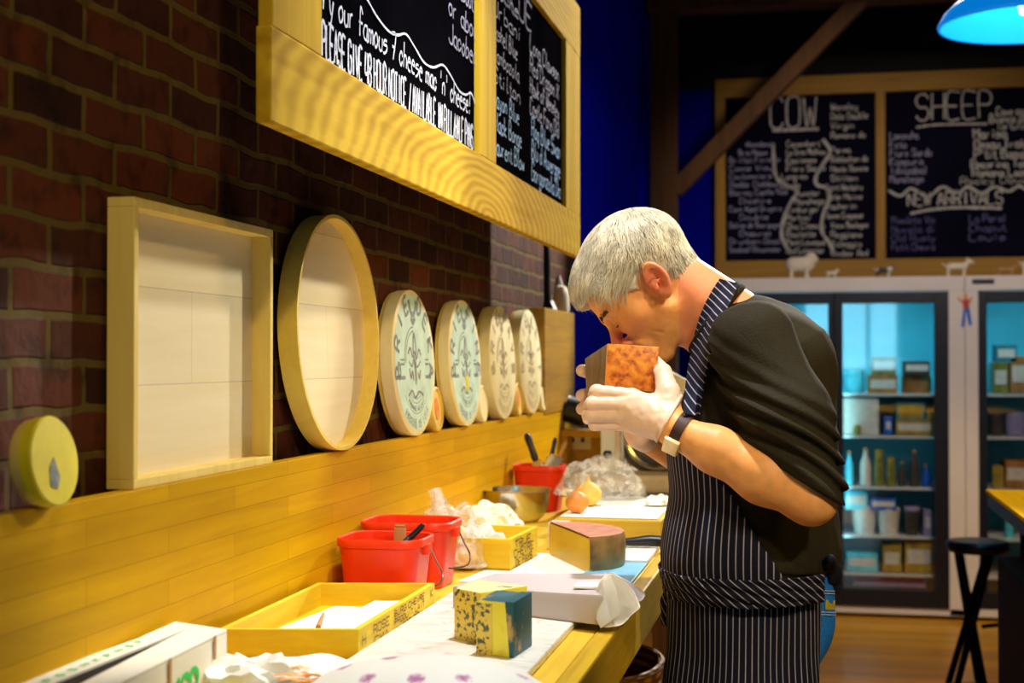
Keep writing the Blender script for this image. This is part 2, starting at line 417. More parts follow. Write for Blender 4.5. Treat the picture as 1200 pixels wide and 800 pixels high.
# ---------------------------------------------------------------- THE SETTING
WX = -.845                                   # brick face
PXF = -.80                                  # face of the wooden panel
bm = BM(); bx(bm, -1.1, 3.7, -3.6, 9.0, -.1, 0); struct('floor', bm, 'floor_wood')
bm = BM(); bx(bm, -1.1, 3.7, -3.6, 9.0, 3.5, 3.6); struct('ceiling', bm, 'ceiling_paint')
bm = BM(); bx(bm, -1.1, WX, -3.6, 5.06, 0, 3.5); struct('wall_left', bm, 'brick')
bm = BM(); bx(bm, -1.1, WX - .01, 5.06, 8.9, 0, 3.5); struct('wall_left_far', bm, 'blue_paint')
bm = BM(); bx(bm, -1.1, 3.7, 8.8, 9.0, 0, 3.5); struct('wall_far', bm, 'shaded_blue_paint')
bm = BM(); bx(bm, WX, 3.6, 8.785, 8.8, 3.06, 3.5); struct('upper_wall_shade', bm, 'ceiling_paint')  # added black strip: the unlit dark above the board, painted on
bm = BM(); bx(bm, 3.6, 3.7, -3.5, 8.8, 0, 3.5); struct('wall_right', bm, 'dark_wall')
bm = BM()                                   # wall behind the camera, with a shop window in it
wx0, wx1, wz0, wz1 = -.15, 1.15, 1.25, 2.45
bx(bm, WX, wx0, -3.6, -3.5, 0, 3.5); bx(bm, wx1, 3.6, -3.6, -3.5, 0, 3.5); bx(bm, wx0, wx1, -3.6, -3.5, 0, wz0); bx(bm, wx0, wx1, -3.6, -3.5, wz1, 3.5)
struct('wall_back', bm, 'dark_wall')
bm = BM()
for a, b_ in ((wx0, wx0 + .06), (wx0 + .42, wx0 + .47), (wx0 + .85, wx0 + .9), (wx1 - .06, wx1)): bx(bm, a, b_, -3.56, -3.48, wz0, wz1)
bx(bm, wx0, wx1, -3.56, -3.48, wz0 - .03, wz0 + .03); bx(bm, wx0, wx1, -3.56, -3.48, wz1 - .03, wz1 + .03)
win = struct('window_1', bm, 'light_enamel')
bm = BM(); bx(bm, wx0, wx1, -3.53, -3.525, wz0, wz1); obj('window_pane', bm, 'door_glass', win)
# wooden panel along the wall with its crumbly brick ledge behind
LZ = 1.243
bm = BM(); bx(bm, PXF - .022, PXF, -1.0, 4.98, .80, LZ, .002); struct('trim_1', bm, 'panel_wood')
bm = BM(); bx(bm, WX, PXF - .022, -1.0, 4.98, .8, LZ - .006)
r = struct('trim_2', bm, 'brick')
bm = BM()
a0 = at(637, 360, X=PXF); a1 = at(672, 362, X=PXF)
bx(bm, WX, PXF + .004, a0.y, a1.y, LZ - .01, a0.z, .004); struct('trim_3', bm, 'end_panel_wood')
# post and brace in front of the far wall
bm = BM(); p0 = at(762, 260, Y=7.4); p1 = at(793, 260, Y=7.4)
bx(bm, p0.x, p1.x, 7.4, 7.52, 0, 3.5, .0055)
post = tag(obj('timber_post', bm, 'beam_wood'), 'dark brown square timber post standing before the blue wall', 'post')
bm = BM()
q0 = at(790, 222, Y=7.42); q1 = at(1020, -14, Y=7.42); d = (q1 - q0).normalized(); n_ = Vector((-d.z, 0, d.x)) * .042
hexa(bm, [q0 - n_ + Vector((0, 0, 0)), q1 - n_, q1 - n_ + Vector((0, .1, 0)), q0 - n_ + Vector((0, .1, 0)), q0 + n_, q1 + n_, q1 + n_ + Vector((0, .1, 0)), q0 + n_ + Vector((0, .1, 0))], .004)
obj('diagonal_brace', bm, 'beam_wood', post)
bm = BM(); bx(bm, WX, 3.6, 7.38, 7.54, 3.22, 3.5, .01); obj('cross_beam', bm, 'beam_wood', post)
# ---------------------------------------------------------------- LEFT CHALKBOARD
bX = -.65; th_ = .020; sX = bX - .013
y0, y1, z0, z1 = 1.652, 4.028, 1.692, 2.41
cbL = thing('chalkboard', (bX - .012, (y0 + y1) / 2, z0), 'big wall-hung chalkboard in a thick yellow pine frame above the cheese boxes', 'chalkboard')
st = [(y0, 1.833), (2.772, 2.922), (3.795, y1)]
bm = BM(); bx(bm, bX - th_, bX, y0 - .008, y1, z0, 1.812, .003); obj('bottom_rail', bm, 'frame_wood', cbL)
bm = BM(); bx(bm, bX - th_, bX, y0 - .008, y1, 2.268, z1, .003); obj('top_rail', bm, 'frame_wood', cbL)
for a, b_ in st:
    bm = BM(); bx(bm, bX - th_, bX - .001, a, b_, 1.812, 2.268, .002); obj('stile', bm, 'frame_wood_z', cbL)
for y in (2.0, 2.85, 3.7):
    bm = BM(); bx(bm, WX, bX - th_, y - .02, y + .02, 2.30, 2.34, .002); obj('wall_bracket', bm, 'black_metal', cbL)
R_ = (0, 1, 0); U_ = (0, 0, 1)
def line(bm, txt, y, z, h, w=None, lw=None, sl=.1, jit=.35): write(bm, txt, (sX + .002, y, z), R_, U_, h, w, lw, jit, sl)
bm = BM(); bx(bm, sX - .005, sX, 1.833, 2.772, 1.812, 2.268); s1 = obj('slate', bm, 'slate', cbL)
bm = BM()
line(bm, "PLEASE GIVE 48 HOUR NOTICE / AVAILABLE IN FULL/HALF PANS", 1.862, 1.820, .046, .895, .0055, 0, .12)
obj('chalk_lettering', bm, 'chalk_white', s1); bm = BM()
line(bm, "ry our famous 7 cheese mac 'n' cheese!", 1.866, 1.885, .042, .87, .0042, .1, .25)
obj('chalk_lettering', bm, 'chalk_white', s1); bm = BM()
wv = [(405, -40), (422, -12), (432, 2), (441, 18), (455, 36), (466, 41), (476, 40), (486, 55), (497, 73), (508, 79), (519, 76), (528, 88), (538, 106), (546, 111), (552, 109), (557, 122), (561, 136)]
ribbon(bm, smoothline([at(x, y, X=sX + .002) for x, y in wv], 4), .0042, (1, 0, 0))
o = obj('chalk_wave', bm, 'chalk_white', s1)
bm = BM()
for i, t in enumerate(['Raclette', 'Fondue', 'Cheddar', 'Gouda mix', 'Goat']): line(bm, t, 2.03 + .07 * i * .2, 2.23 - .045 * i, .034, .22)
obj('chalk_lettering', bm, 'chalk_green', s1); bm = BM()
for i, t in enumerate(['Hard', 'Soft', 'Blue', 'Rind', 'Wash']): line(bm, t, 2.32, 2.215 - .042 * i, .032, .12)
obj('chalk_lettering', bm, 'chalk_green', s1)
bm = BM()
for i, (t, y) in enumerate([('That is nuts', 2.48), ('truffle', 2.48), ("Bacon about", 2.50), ('or about', 2.56), ('Jacobean', 2.56)]): line(bm, t, y, 2.20 - .052 * i, .040, .26 if i != 1 else .2)
obj('chalk_lettering', bm, 'chalk_grey', s1)
bm = BM(); bx(bm, sX - .005, sX, 2.922, 3.795, 1.812, 2.268); s2 = obj('slate', bm, 'slate', cbL)
bm = BM()
for i, t in enumerate(['Laurent Blow', 'Black Bonge', 'Bayon Blue']): line(bm, t, 2.935, 1.842 + .050 * i, .040, .34 - .03 * i)
obj('chalk_lettering', bm, 'chalk_blue', s2); bm = BM()
for i, t in enumerate(['Gorgonzola Da', 'Blu d Auvergne', 'Roq Blue Swan']): line(bm, t, 3.36, 1.835 + .052 * i, .044, .40)
obj('chalk_lettering', bm, 'chalk_blue', s2)
bm = BM()
for i, t in enumerate(['Stilton', 'Cambozola', 'Cashel Blue', 'Urbani', 'Roche', 'Crater']): line(bm, t, 2.935, 1.992 + .048 * i, .036, .30 - .02 * (i % 3))
obj('chalk_lettering', bm, 'chalk_grey', s2); bm = BM()
for i, t in enumerate(['Castle Farm Old', 'Hawk of Wensley', 'Red Dragon X', 'Long Clawson']): line(bm, t, 3.34, 1.992 + .050 * i, .040, .40)
obj('chalk_lettering', bm, 'chalk_grey', s2)
bm = BM(); line(bm, 'BLUE', 3.05, 2.19, .06, .32); obj('chalk_lettering', bm, 'chalk_dim', s2)
# ---------------------------------------------------------------- FAR CHALKBOARD
BY = 8.74
def B(px, py, y=BY - .002): return at(px, py, Y=y)
L0 = B(838, 335, BY - .03); L1 = B(1262, 82, BY - .03)
cbF = thing('chalkboard', ((L0.x + L1.x) / 2, BY, L0.z), 'wide far chalkboard headed COW and SHEEP above the white fridges', 'chalkboard')
def fr(nm, px0, px1, py0, py1, mat, y0_=BY - .03, y1_=BY + .01, d=.003):
    a = at(px0, py0, Y=y0_); c = at(px1, py1, Y=y0_); a.z = at(1040, py0, Y=y0_).z; c.z = at(1040, py1, Y=y0_).z
    bm = BM(); bx(bm, a.x, c.x, y0_, y1_, c.z, a.z, d); return obj(nm, bm, mat, cbF)
fr('top_rail', 838, 1262, 85, 107, 'board_wood'); fr('bottom_rail', 838, 1262, 303, 335, 'board_wood')
fr('stile', 838, 850, 107, 303, 'board_wood_z'); fr('stile', 1026, 1038, 107, 303, 'board_wood_z'); fr('stile', 1250, 1262, 107, 303, 'board_wood_z')
k1 = fr('slate', 850, 1026, 106, 304, 'slate_far', BY, BY + .008, 0); k2 = fr('slate', 1038, 1250, 106, 304, 'slate_far', BY, BY + .008, 0)
def fl(bm, t, px, py, hp, wp, lw=None, jit=.35, sl=0):
    o = B(px, py); e = B(px + wp, py); write(bm, t, o, (1, 0, 0), (0, 0, 1), hp * .0053, (e.x - o.x), lw, jit, sl)
def curve_px(bm, P, w): ribbon(bm, smoothline([B(x, y) for x, y in P], 6), w, (0, -1, 0))
bm = BM()
fl(bm, 'COW', 903, 150, 34, 58, .012, .2); curve_px(bm, [(905, 153), (930, 152), (959, 151)], .018)
obj('chalk_heading', bm, 'chalk_warm', k1); bm = BM()
curve_px(bm, [(906, 168), (907, 190), (910, 208), (922, 217), (934, 224), (926, 238), (919, 255), (916, 275), (922, 290), (927, 298)], .02)
obj('chalk_wave', bm, 'chalk_warm', k1); bm = BM()
curve_px(bm, [(964, 163), (973, 177), (966, 190), (957, 205), (957, 216), (970, 221), (972, 232), (965, 250), (963, 270), (972, 285), (979, 299)], .02)
obj('chalk_wave', bm, 'chalk_warm', k1)
c1 = ['Abondance', 'Brie Meaux', 'Brillat Fermier', 'Comte Vieux', 'Coulommiers', 'Cheddar Clothbound', 'Blarney Castle Red', 'Cheshire', 'Cave Aged Gruyere', 'Double', 'Delice de Bourgogne', 'Chaource', 'Drunken Goat', 'Smoked Gloucester']
bm = BM()
for i, t in enumerate(c1):
    if i < 2: continue
    fl(bm, t, 855 + (12 if len(t) < 10 else 0), 172 + i * 9.5, 6.2, min(58, 4.2 * len(t)) + (4 if i % 3 else 10), .0055)
for i, t in enumerate(c1[:2]): fl(bm, t, 874 - 8 * i, 172 + i * 10, 6, 34, .007)
obj('chalk_lettering', bm, 'chalk_grey', k1)
c2 = ['Camembert', 'Le Gros Mathieu', 'Epoisses', 'Fiore Sardo', 'Langres', 'Gouda', 'Munster', 'Manchego', 'Limburger', 'Morbier', 'Oka Classic', 'Raclette', 'Pont Leveque', 'Red Leicester']
c3 = ['Wensley', 'Dale Double', 'Virgin', 'Romano de', 'Parma', 'Reblochon de', 'Haute Savoie', 'Stilton', 'Saint Nectaire', 'Tete Moine', 'Vacherin', 'Tomme Crayeuse', 'Vieux Boulogne', 'Reggiano', 'Taleggio', 'Windsor Red']
bm = BM()
for i, t in enumerate(c2): fl(bm, t, 912 + (4 if 3 < i < 6 else 20 if 5 < i < 8 else 10), 172 + i * 9.6, 6.6, min(46, 4.4 * len(t)), .0062)
obj('chalk_lettering', bm, 'chalk_warm', k1); bm = BM()
for i, t in enumerate(c3): fl(bm, t, 974 - (6 if 7 < i < 12 else 0), 129 + i * 11 + (6 if i > 3 else 0), 7.4 if i < 3 else 6.6, min(44, 4.6 * len(t)), .0062)
obj('chalk_lettering', bm, 'chalk_warm', k1)
bm = BM()
fl(bm, 'SHEEP', 1074, 141, 29, 92, .011, .2); curve_px(bm, [(1074, 149), (1100, 146), (1157, 145)], .012)
obj('chalk_heading', bm, 'chalk_warm', k2); bm = BM()
curve_px(bm, [(1041, 223), (1052, 229), (1058, 228), (1068, 221), (1088, 230), (1104, 219), (1122, 226), (1134, 219), (1150, 226), (1166, 219), (1182, 224), (1194, 218), (1206, 223), (1225, 218), (1245, 224)], .016)
obj('chalk_wave', bm, 'chalk_warm', k2); bm = BM()
fl(bm, 'NEW ARRIVALS', 1064, 241, 14, 113, .010, .2); curve_px(bm, [(1067, 250), (1095, 245), (1130, 243), (1174, 244)], .016)
obj('chalk_heading', bm, 'chalk_warm', k2)
bm = BM()
for i, t in enumerate(['Lamancha', 'Feta', 'Fiore Sardo', 'Kaspura', 'Idiazabal', 'Manchego']): fl(bm, t, 1043, 163 + i * 10.2, 8, [34, 20, 50, 40, 44, 40][i], .0062)
obj('chalk_lettering', bm, 'chalk_grey', k2)
bm = BM()
fl(bm, 'Cave aged', 1168, 135, 9, 42, .010); fl(bm, 'Bianco al', 1160, 144, 9, 44, .010); fl(bm, 'Tartufo', 1168, 152, 8, 34, .0062)
fl(bm, 'Marisa', 1141, 162, 10, 40, .011); fl(bm, 'Ossau Iraty', 1142, 174, 10, 64, .011); fl(bm, 'P\'tit Basque', 1142, 186, 10, 72, .011)
fl(bm, 'Pecorino Toscano', 1138, 197, 9, 90, .009); fl(bm, 'Romano Locatelli', 1140, 207, 9, 90, .009); fl(bm, 'Rocky Doux', 1126, 216, 8, 80, .0055)
obj('chalk_lettering', bm, 'chalk_warm', k2)
bm = BM()
for i, t in enumerate(['Mimolette Vie', 'Nuvola di', 'Old Rusty', 'Petit Chevre']): fl(bm, t, 1045, 262 + i * 10.5, 8, 52, .0055)
obj('chalk_lettering', bm, 'chalk_dim', k2); bm = BM()
for i, t in enumerate(['La Peral', 'Chaput', 'Louis']): fl(bm, t, 1136, 260 + i * 11, 8, 44, .007)
obj('chalk_lettering', bm, 'chalk_dim', k2)
# ---------------------------------------------------------------- FRIDGES
FY = 8.0
def fx(px): return at(px, 500, Y=FY).x
def fz(py): return at(1050, py, Y=FY).z
def fridge(px0, px1, doors, label):
    x0, x1 = fx(px0), fx(px1); zt = fz(324)
    t = thing('display_fridge', ((x0 + x1) / 2, FY + .33, 0), label, 'fridge', None)
    bm = BM()
    bx(bm, x0, x1, FY, FY + .66, fz(341), zt, .004)                       # header
    bx(bm, x0, x1, FY, FY + .66, .02, fz(711), .004)                      # plinth
    bx(bm, x0, fx(doors[0][0]), FY, FY + .66, .02, fz(341), .003); bx(bm, fx(doors[-1][1]), x1, FY, FY + .66, .02, fz(341), .003)
    obj('cabinet', bm, 'fridge_body', t)
    a, b_ = fx(doors[0][0]), fx(doors[-1][1])
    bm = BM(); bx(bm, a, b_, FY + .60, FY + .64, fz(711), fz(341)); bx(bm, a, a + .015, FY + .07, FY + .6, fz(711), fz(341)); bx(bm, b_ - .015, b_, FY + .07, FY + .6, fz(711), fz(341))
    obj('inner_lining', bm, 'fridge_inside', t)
    for py in (462, 512, 573, 631, 676):
        bm = BM(); bx(bm, a + .01, b_ - .01, FY + .10, FY + .60, fz(py) - .012, fz(py), .002); obj('shelf', bm, 'light_enamel', t)
    for k, (d0, d1) in enumerate(doors):
        u, v = fx(d0), fx(d1); z0_, z1_ = fz(711), fz(342); w = .075 if k else .06
        yy = FY - .012 + .02 * (k == 0)
        bm = BM()
        bx(bm, u, u + .045, yy, yy + .03, z0_, z1_, .003); bx(bm, v - w, v, yy, yy + .03, z0_, z1_, .003)
        bx(bm, u + .045, v - w, yy, yy + .03, z0_, z0_ + .095, .003); bx(bm, u + .045, v - w, yy, yy + .03, z1_ - .062, z1_, .003)
        dr = obj('sliding_door', bm, 'black_plastic', t)
        bm = BM(); bx(bm, u + .045, v - w, yy + .012, yy + .016, z0_ + .095, z1_ - .062); obj('glass_pane', bm, 'door_glass', dr)
    return t
f1 = fridge(836, 1131, [(858, 984), (978, 1112)], 'white double door display fridge behind the man under the COW board')
f2 = fridge(1131.6, 1420, [(1147, 1278), (1272, 1402)], 'white display fridge at right edge under the SHEEP board')
bm = BM(); bx(bm, fx(1140), fx(1166), FY - .006, FY, fz(333.5), fz(328), .002)
obj('name_badge', bm, 'black_plastic', f2)
# things inside, standing on the shelves: (x0, x1, shelf y, top y, kind, colour)
plain('cyan_wrap', (.10, .62, .80), .35, var=.3, scale=14); plain('teal_wrap', (.02, .20, .26), .4, var=.4, scale=14)
plain('brown_card', (.36, .16, .04), .6, var=.35, scale=16); plain('dark_card', (.05, .035, .03), .6, var=.4, scale=16)
plain('jar_olive', (.20, .20, .04), .2, var=.5, scale=30); plain('tub_white', (.66, .62, .56), .4); plain('blue_pack', (.01, .10, .55), .3)
plain('yellow_pack', (.36, .25, .03), .5, var=.3, scale=20); plain('lilac_pack', (.30, .26, .45), .5); plain('red_label', (.45, .04, .06), .5, var=.3, scale=40)
def shelf_item(nm, x0, x1, py, pt, kind, mat, label, cat, group=None, dy=.14, lid=None):
    X0, X1 = fx(x0), fx(x1); k = (FY + dy) / FY; X0 *= k; X1 *= k
    z0_ = fz(py); h = (py - pt) * .00495; xc = (X0 + X1) / 2; w = X1 - X0; y = FY + dy
    t = thing(nm, (xc, y + w / 2, z0_), label, cat, group)
    if kind == 'box':
        bm = BM(); bx(bm, X0, X1, y, y + .2, z0_, z0_ + h, .004); obj('carton', bm, mat, t)
        bm = BM(); bx(bm, X0 + .01, X1 - .01, y - .001, y + .002, z0_ + h * .3, z0_ + h * .75); obj('paper_label', bm, lid or 'tub_white', t)
    elif kind == 'jar':
        r_ = w / 2; bm = BM(); lathe(bm, [(0, 0), (r_ * .92, 0), (r_, h * .08), (r_, h * .68), (r_ * .75, h * .8), (r_ * .75, h * .84), (0, h * .84)], (xc, y + r_, z0_), n=20); obj('jar_body', bm, mat, t, smooth=True)
        bm = BM(); lathe(bm, [(0, h * .82), (r_ * .8, h * .82), (r_ * .8, h), (0, h)], (xc, y + r_, z0_), n=20); obj('lid', bm, lid or 'yellow_pack', t, smooth=True)
    elif kind == 'bottle':
        r_ = w / 2; bm = BM(); lathe(bm, [(0, 0), (r_, 0), (r_, h * .6), (r_ * .4, h * .8), (r_ * .35, h * .93), (0, h * .93)], (xc, y + r_, z0_), n=20); obj('bottle_body', bm, mat, t, smooth=True)
        bm = BM(); lathe(bm, [(0, h * .92), (r_ * .42, h * .92), (r_ * .42, h), (0, h)], (xc, y + r_, z0_), n=20); obj('cap', bm, lid or 'tan_clay', t, smooth=True)
    elif kind == 'tub':
        r_ = w / 2; bm = BM(); lathe(bm, [(0, 0), (r_ * .8, 0), (r_ * .97, h * .88), (0, h * .88)], (xc, y + r_, z0_), n=28); obj('tub_body', bm, mat, t, smooth=True)
        bm = BM(); lathe(bm, [(0, h * .86), (r_, h * .86), (r_ * 1.02, h * .97), (r_ * .97, h), (0, h)], (xc, y + r_, z0_), n=28); obj('lid', bm, lid or 'tub_white', t, smooth=True)
    elif kind == 'cheese':
        bm = BM(); lathe(bm, [(0, 0), (w / 2 * .95, 0), (w / 2, h * .2), (w / 2, h * .8), (w / 2 * .93, h), (0, h)], (xc, y + .12, z0_), n=28, sy=.8); obj('wheel', bm, mat, t, smooth=True)
        bm = BM(); lathe(bm, [(0, 0), (w / 5, 0), (w / 5, .002), (0, .002)], (xc, y + .12, z0_ + h), n=18); obj('paper_label', bm, lid or 'tub_white', t)
    elif kind == 'wedge':
        bm = BM(); prism(bm, [(0, 0), (w, 0), (w * .5, .18)], 3, h, Matrix.Translation((X0, y, z0_))); obj('rind', bm, mat, t)
        bm = BM(); prism(bm, [(w * .08, -.001), (w * .92, -.001), (w * .5, .12)], 3, h * .8, Matrix.Translation((X0, y - .001, z0_ + h * .1))); obj('paste', bm, lid or 'yellow_pack', t)
    return t
IT = [
 ('carton', 911, 962, 462, 420, 'box', 'cyan_wrap', 'pale turquoise carton on fridge shelf just right of the sleeve', 'carton'),
 ('whole_cheese', 986, 1014, 462, 436, 'cheese', 'cyan_wrap', 'pale wrapped cheese wheel at left of top fridge shelf', 'cheese'),
 ('carton', 1018, 1052, 462, 441, 'box', 'brown_card', 'brown carton lowest on top shelf of the left fridge', 'carton'),
 ('whole_cheese', 1058, 1094, 462, 440, 'cheese', 'brown_card', 'brown cheese wheel at right end of the top fridge shelf', 'cheese'),
 ('carton', 988, 1030, 511, 470, 'box', 'tub_white', 'large white carton on second fridge shelf', 'carton'),
 ('blue_packet', 1036, 1046, 511, 491, 'box', 'blue_pack', 'small bright blue packet on second fridge shelf', 'packet'),
 ('carton', 1050, 1094, 511, 494, 'box', 'yellow_pack', 'flat yellow-brown carton on second fridge shelf', 'carton'),
 ('teal_wedge', 1050, 1084, 493.5, 474, 'wedge', 'teal_wrap', 'dark teal wedge on the flat yellow-brown carton', 'cheese'),
 ('bottle', 990, 1000, 572, 534, 'bottle', 'cyan_wrap', 'turquoise bottle leftmost on third fridge shelf', 'bottle'),
 ('bottle', 1008, 1021, 572, 530, 'bottle', 'tub_white', 'white bottle with tan cap on third fridge shelf', 'bottle'),
 ('jar', 1024, 1036, 572, 532, 'jar', 'jar_olive', 'green jar with yellow lid on third fridge shelf', 'jar'),
 ('jar', 1038, 1050, 572, 540, 'jar', 'jar_olive', 'shorter olive jar right of the yellow-lidded jar', 'jar'),
 ('bottle', 1052, 1062, 572, 545, 'bottle', 'dark_card', 'small dark bottle in middle of third fridge shelf', 'bottle'),
 ('bottle', 1065, 1078, 572, 532, 'bottle', 'dark_card', 'dark bottle with tan cap rightmost on third shelf', 'bottle'),
 ('carton', 990, 1016, 601, 580, 'box', 'cyan_wrap', 'pale packet lying on top of the left white tub', 'packet'),
 ('white_tub', 998, 1027, 631, 601, 'tub', 'tub_white', 'left of two round white tubs on fourth fridge shelf', 'tub'),
 ('white_tub', 1028, 1055, 631, 601, 'tub', 'tub_white', 'right of two round white tubs on fourth fridge shelf', 'tub'),
 ('dark_tub', 1059, 1078, 631, 599, 'tub', 'dark_card', 'black tub with lilac lid on fourth fridge shelf', 'tub'),
 ('carton', 1082, 1092, 631, 602, 'box', 'lilac_pack', 'narrow lilac carton at right of fourth fridge shelf', 'carton'),
 ('cheese_block', 1034, 1056, 675, 645, 'box', 'yellow_pack', 'yellow block left of its pair on fifth fridge shelf', 'cheese'),
 ('cheese_block', 1060, 1092, 675, 640, 'box', 'yellow_pack', 'taller yellow block at right of fifth fridge shelf', 'cheese'),
 ('carton', 1000, 1084, 692, 677, 'box', 'lilac_pack', 'low grey tray with red label at fridge bottom', 'tray'),
 ('carton', 1164, 1182, 461, 427, 'box', 'jar_olive', 'olive green carton on top shelf of the right fridge', 'carton'),
 ('carton', 1184, 1215, 461, 420, 'box', 'brown_card', 'brown carton on top shelf at right photo edge', 'carton'),
 ('whole_cheese', 1163, 1180, 511, 488, 'cheese', 'dark_card', 'dark cheese wheel on second shelf of right fridge', 'cheese'),
 ('whole_cheese', 1182, 1206, 511, 486, 'cheese', 'lilac_pack', 'lilac-grey wheel on second shelf at right photo edge', 'cheese'),
 ('cheese_wedge', 1163, 1176, 572, 548, 'wedge', 'yellow_pack', 'yellow wedge on third shelf of right fridge', 'cheese'),
 ('carton', 1178, 1210, 572, 542, 'box', 'brown_card', 'brown carton on third shelf at right photo edge', 'carton'),
]
for r in IT:
    dy = .14; lid = None
    if 'olive jar' in r[7] or r[0] == 'jar': lid = 'yellow_pack'
    if 'lilac lid' in r[7]: lid = 'lilac_pack'
    if 'red label' in r[7]: lid = 'red_label'
    if r[2] > 1163 and r[3] in (511, 461, 572): pass
    shelf_item(r[0], r[1], r[2], r[3], r[4], r[5], r[6], r[7], r[8], None, dy, lid)
EX = [
 ('carton', 922, 958, 511, 476, 'box', 'cyan_wrap', 'turquoise carton on second shelf between sleeve and door frame', 'carton'),
 ('jar', 1000, 1009, 511.0, 500, 'jar', 'jar_olive', 'tiny jar before the large white carton', 'jar'),
 ('cheese_wedge', 1086, 1095, 493.6, 480, 'wedge', 'dark_card', 'dark wedge on right half of the flat yellow-brown carton', 'cheese'),
 ('bottle', 1080, 1090, 572, 548, 'bottle', 'blue_pack', 'short blue bottle at far right of the third shelf', 'bottle'),
 ('carton', 1020, 1050, 601, 588, 'box', 'blue_pack', 'flat dark blue box lying on the right white tub', 'carton'),
 ('carton', 992, 1028, 675, 655, 'box', 'cyan_wrap', 'pale carton at left of fifth fridge shelf', 'carton'),
 ('carton', 1168, 1192, 425, 405, 'box', 'teal_wrap', 'teal carton stacked on olive carton in the right fridge', 'carton'),
 ('bottle', 1178, 1188, 631, 596, 'bottle', 'cyan_wrap', 'pale bottle on fourth shelf of right fridge above stool', 'bottle'),
]
for r in EX:
    shelf_item(r[0], r[1], r[2], r[3], r[4], r[5], r[6], r[7], r[8], None, .14 if r[0] != 'jar' or r[1] != 1000 else .105)
for i, (x0_, x1_, t_, m_, lb) in enumerate([(1020, 1046, 420, 'brown_card', 'upper brown carton stacked on top-shelf carton, left one'), (1048, 1060, 424, 'dark_card', 'small dark carton between brown ones in fridge')]):
    pass
shelf_item('carton', 1022, 1050, 440.8, 419, 'box', 'jar_olive', 'olive brown carton stacked on the brown top-shelf carton', 'carton')
shelf_item('carton', 1060, 1090, 439.5, 424, 'box', 'dark_card', 'dark carton resting on the brown top-shelf cheese wheel', 'carton')
# fridge strip lights
for px in (900, 1045, 1195):
    l = bpy.data.lights.new('fridge_light', 'AREA'); l.shape = 'RECTANGLE'; l.size = .5; l.size_y = .05; l.energy = 2.6; l.color = (.30, .88, 1.0)
    o = bpy.data.objects.new('fridge_light', l); C.objects.link(o); o.location = (fx(px), FY + .1, fz(356)); o.rotation_euler = (math.radians(18), 0, 0)
    l = bpy.data.lights.new('fridge_light_low', 'AREA'); l.shape = 'RECTANGLE'; l.size = .05; l.size_y = 1.2; l.energy = .9; l.color = (.30, .88, 1.0)
    o = bpy.data.objects.new('fridge_side_light', l); C.objects.link(o); o.location = (fx(px) - .24, FY + .09, .95); o.rotation_euler = (math.radians(90), 0, math.radians(-40))
# ---------------------------------------------------------------- little paper figure on the white strip
pf = thing('paper_figure', (fx(1131), FY, fz(383)), 'small paper cut-out figure in pink top and blue trousers on fridge strip', 'decoration')
def cut(nm, P, mat, d=.004, parent=pf):
    bm = BM(); vs = [at(x, y, Y=FY - .001) for x, y in P]
    prism(bm, [(v.x, v.z) for v in vs], 0, d, Matrix(((1, 0, 0, 0), (0, 0, -1, FY - .001), (0, 1, 0, 0), (0, 0, 0, 1)))); return obj(nm, bm, mat, parent)
cut('top', [(1127.5, 351), (1135, 350), (1136, 362), (1129, 363)], 'red_label'); cut('arm', [(1128, 352), (1122.5, 347), (1122, 350), (1127.5, 356)], 'onion_skin'); cut('arm', [(1135, 352), (1138.5, 347), (1140, 349), (1136, 357)], 'onion_skin')
cut('leg', [(1129, 362), (1132.5, 362), (1131, 372), (1129.5, 383), (1126.5, 382.5)], 'blue_pack'); cut('leg', [(1132.5, 362), (1136, 361), (1138, 374), (1139, 381), (1135.5, 381), (1133, 370)], 'blue_pack')
cut('head', [(1129.5, 350), (1129, 346), (1131, 343.5), (1133.5, 344), (1134.5, 347), (1133, 350.5)], 'onion_skin')
# ---------------------------------------------------------------- animal figurines on the fridges
def animal(nm, px, pyb, wpx, hpx, mat, label, spots=None, fluffy=0, flip=1):
    c = at(px, pyb, Y=FY + .1); L = wpx * .0049; H = hpx * .0049; zt = fz(324)
    o0 = np.array([c.x, FY + .1, zt])
    t = thing(nm, (c.x, FY + .1, zt), label, 'figurine')
    def P(a, b_, d=0): return o0 + np.array([a * L * flip, d, b_ * H])
    r_ = H * (.20 if not fluffy else .30)
    def f(p):
        ds = [rc(p, P(-.22, .55), P(.20, .56), r_, r_)]
        ds.append(rc(p, P(.22, .6), P(.34, .82), r_ * .62, r_ * .55)); ds.append(rc(p, P(.33, .84), P(.46, .76), r_ * .55, r_ * .35))
        d = fold(ds, r_ * .5)
        for a in (-.27, .2):
            for s_ in (-1, 1): d = smin(d, rc(p, P(a, .45, s_ * r_ * .5), P(a + .02 * s_, .045, s_ * r_ * .6), H * .085, H * .06), H * .05)
        for s_ in (-1, 1): d = smin(d, rc(p, P(.30, .92, s_ * r_ * .3), P(.27, 1.0, s_ * r_ * .5), H * .05, H * .03), H * .03)
        d = smin(d, rc(p, P(-.36, .6), P(-.46, .74 if not fluffy else .5), H * .05, H * .03), H * .04)
        if fluffy: d = d - .003 * np.sin(p[:, 0] * 260) * np.sin(p[:, 2] * 260) * np.sin(p[:, 1] * 260)
        return d
    nets('figure', f, o0 - [L * .7, H * .5, .004], o0 + [L * .7, H * .5, H * 1.2], max(.0022, H / 36), mat, t)
    return t
m, nt, b = newmat('cow_spots'); n = N(nt, 'ShaderNodeTexNoise'); n.inputs['Scale'].default_value = 22; n.inputs['Detail'].default_value = 1; nt.links.new(coords(nt), n.inputs[0])
c = ramp(nt, n.outputs[0], [(.50, (.02, .02, .02)), (.53, (.72, .70, .62))]); nt.links.new(c, b.inputs['Base Color'])
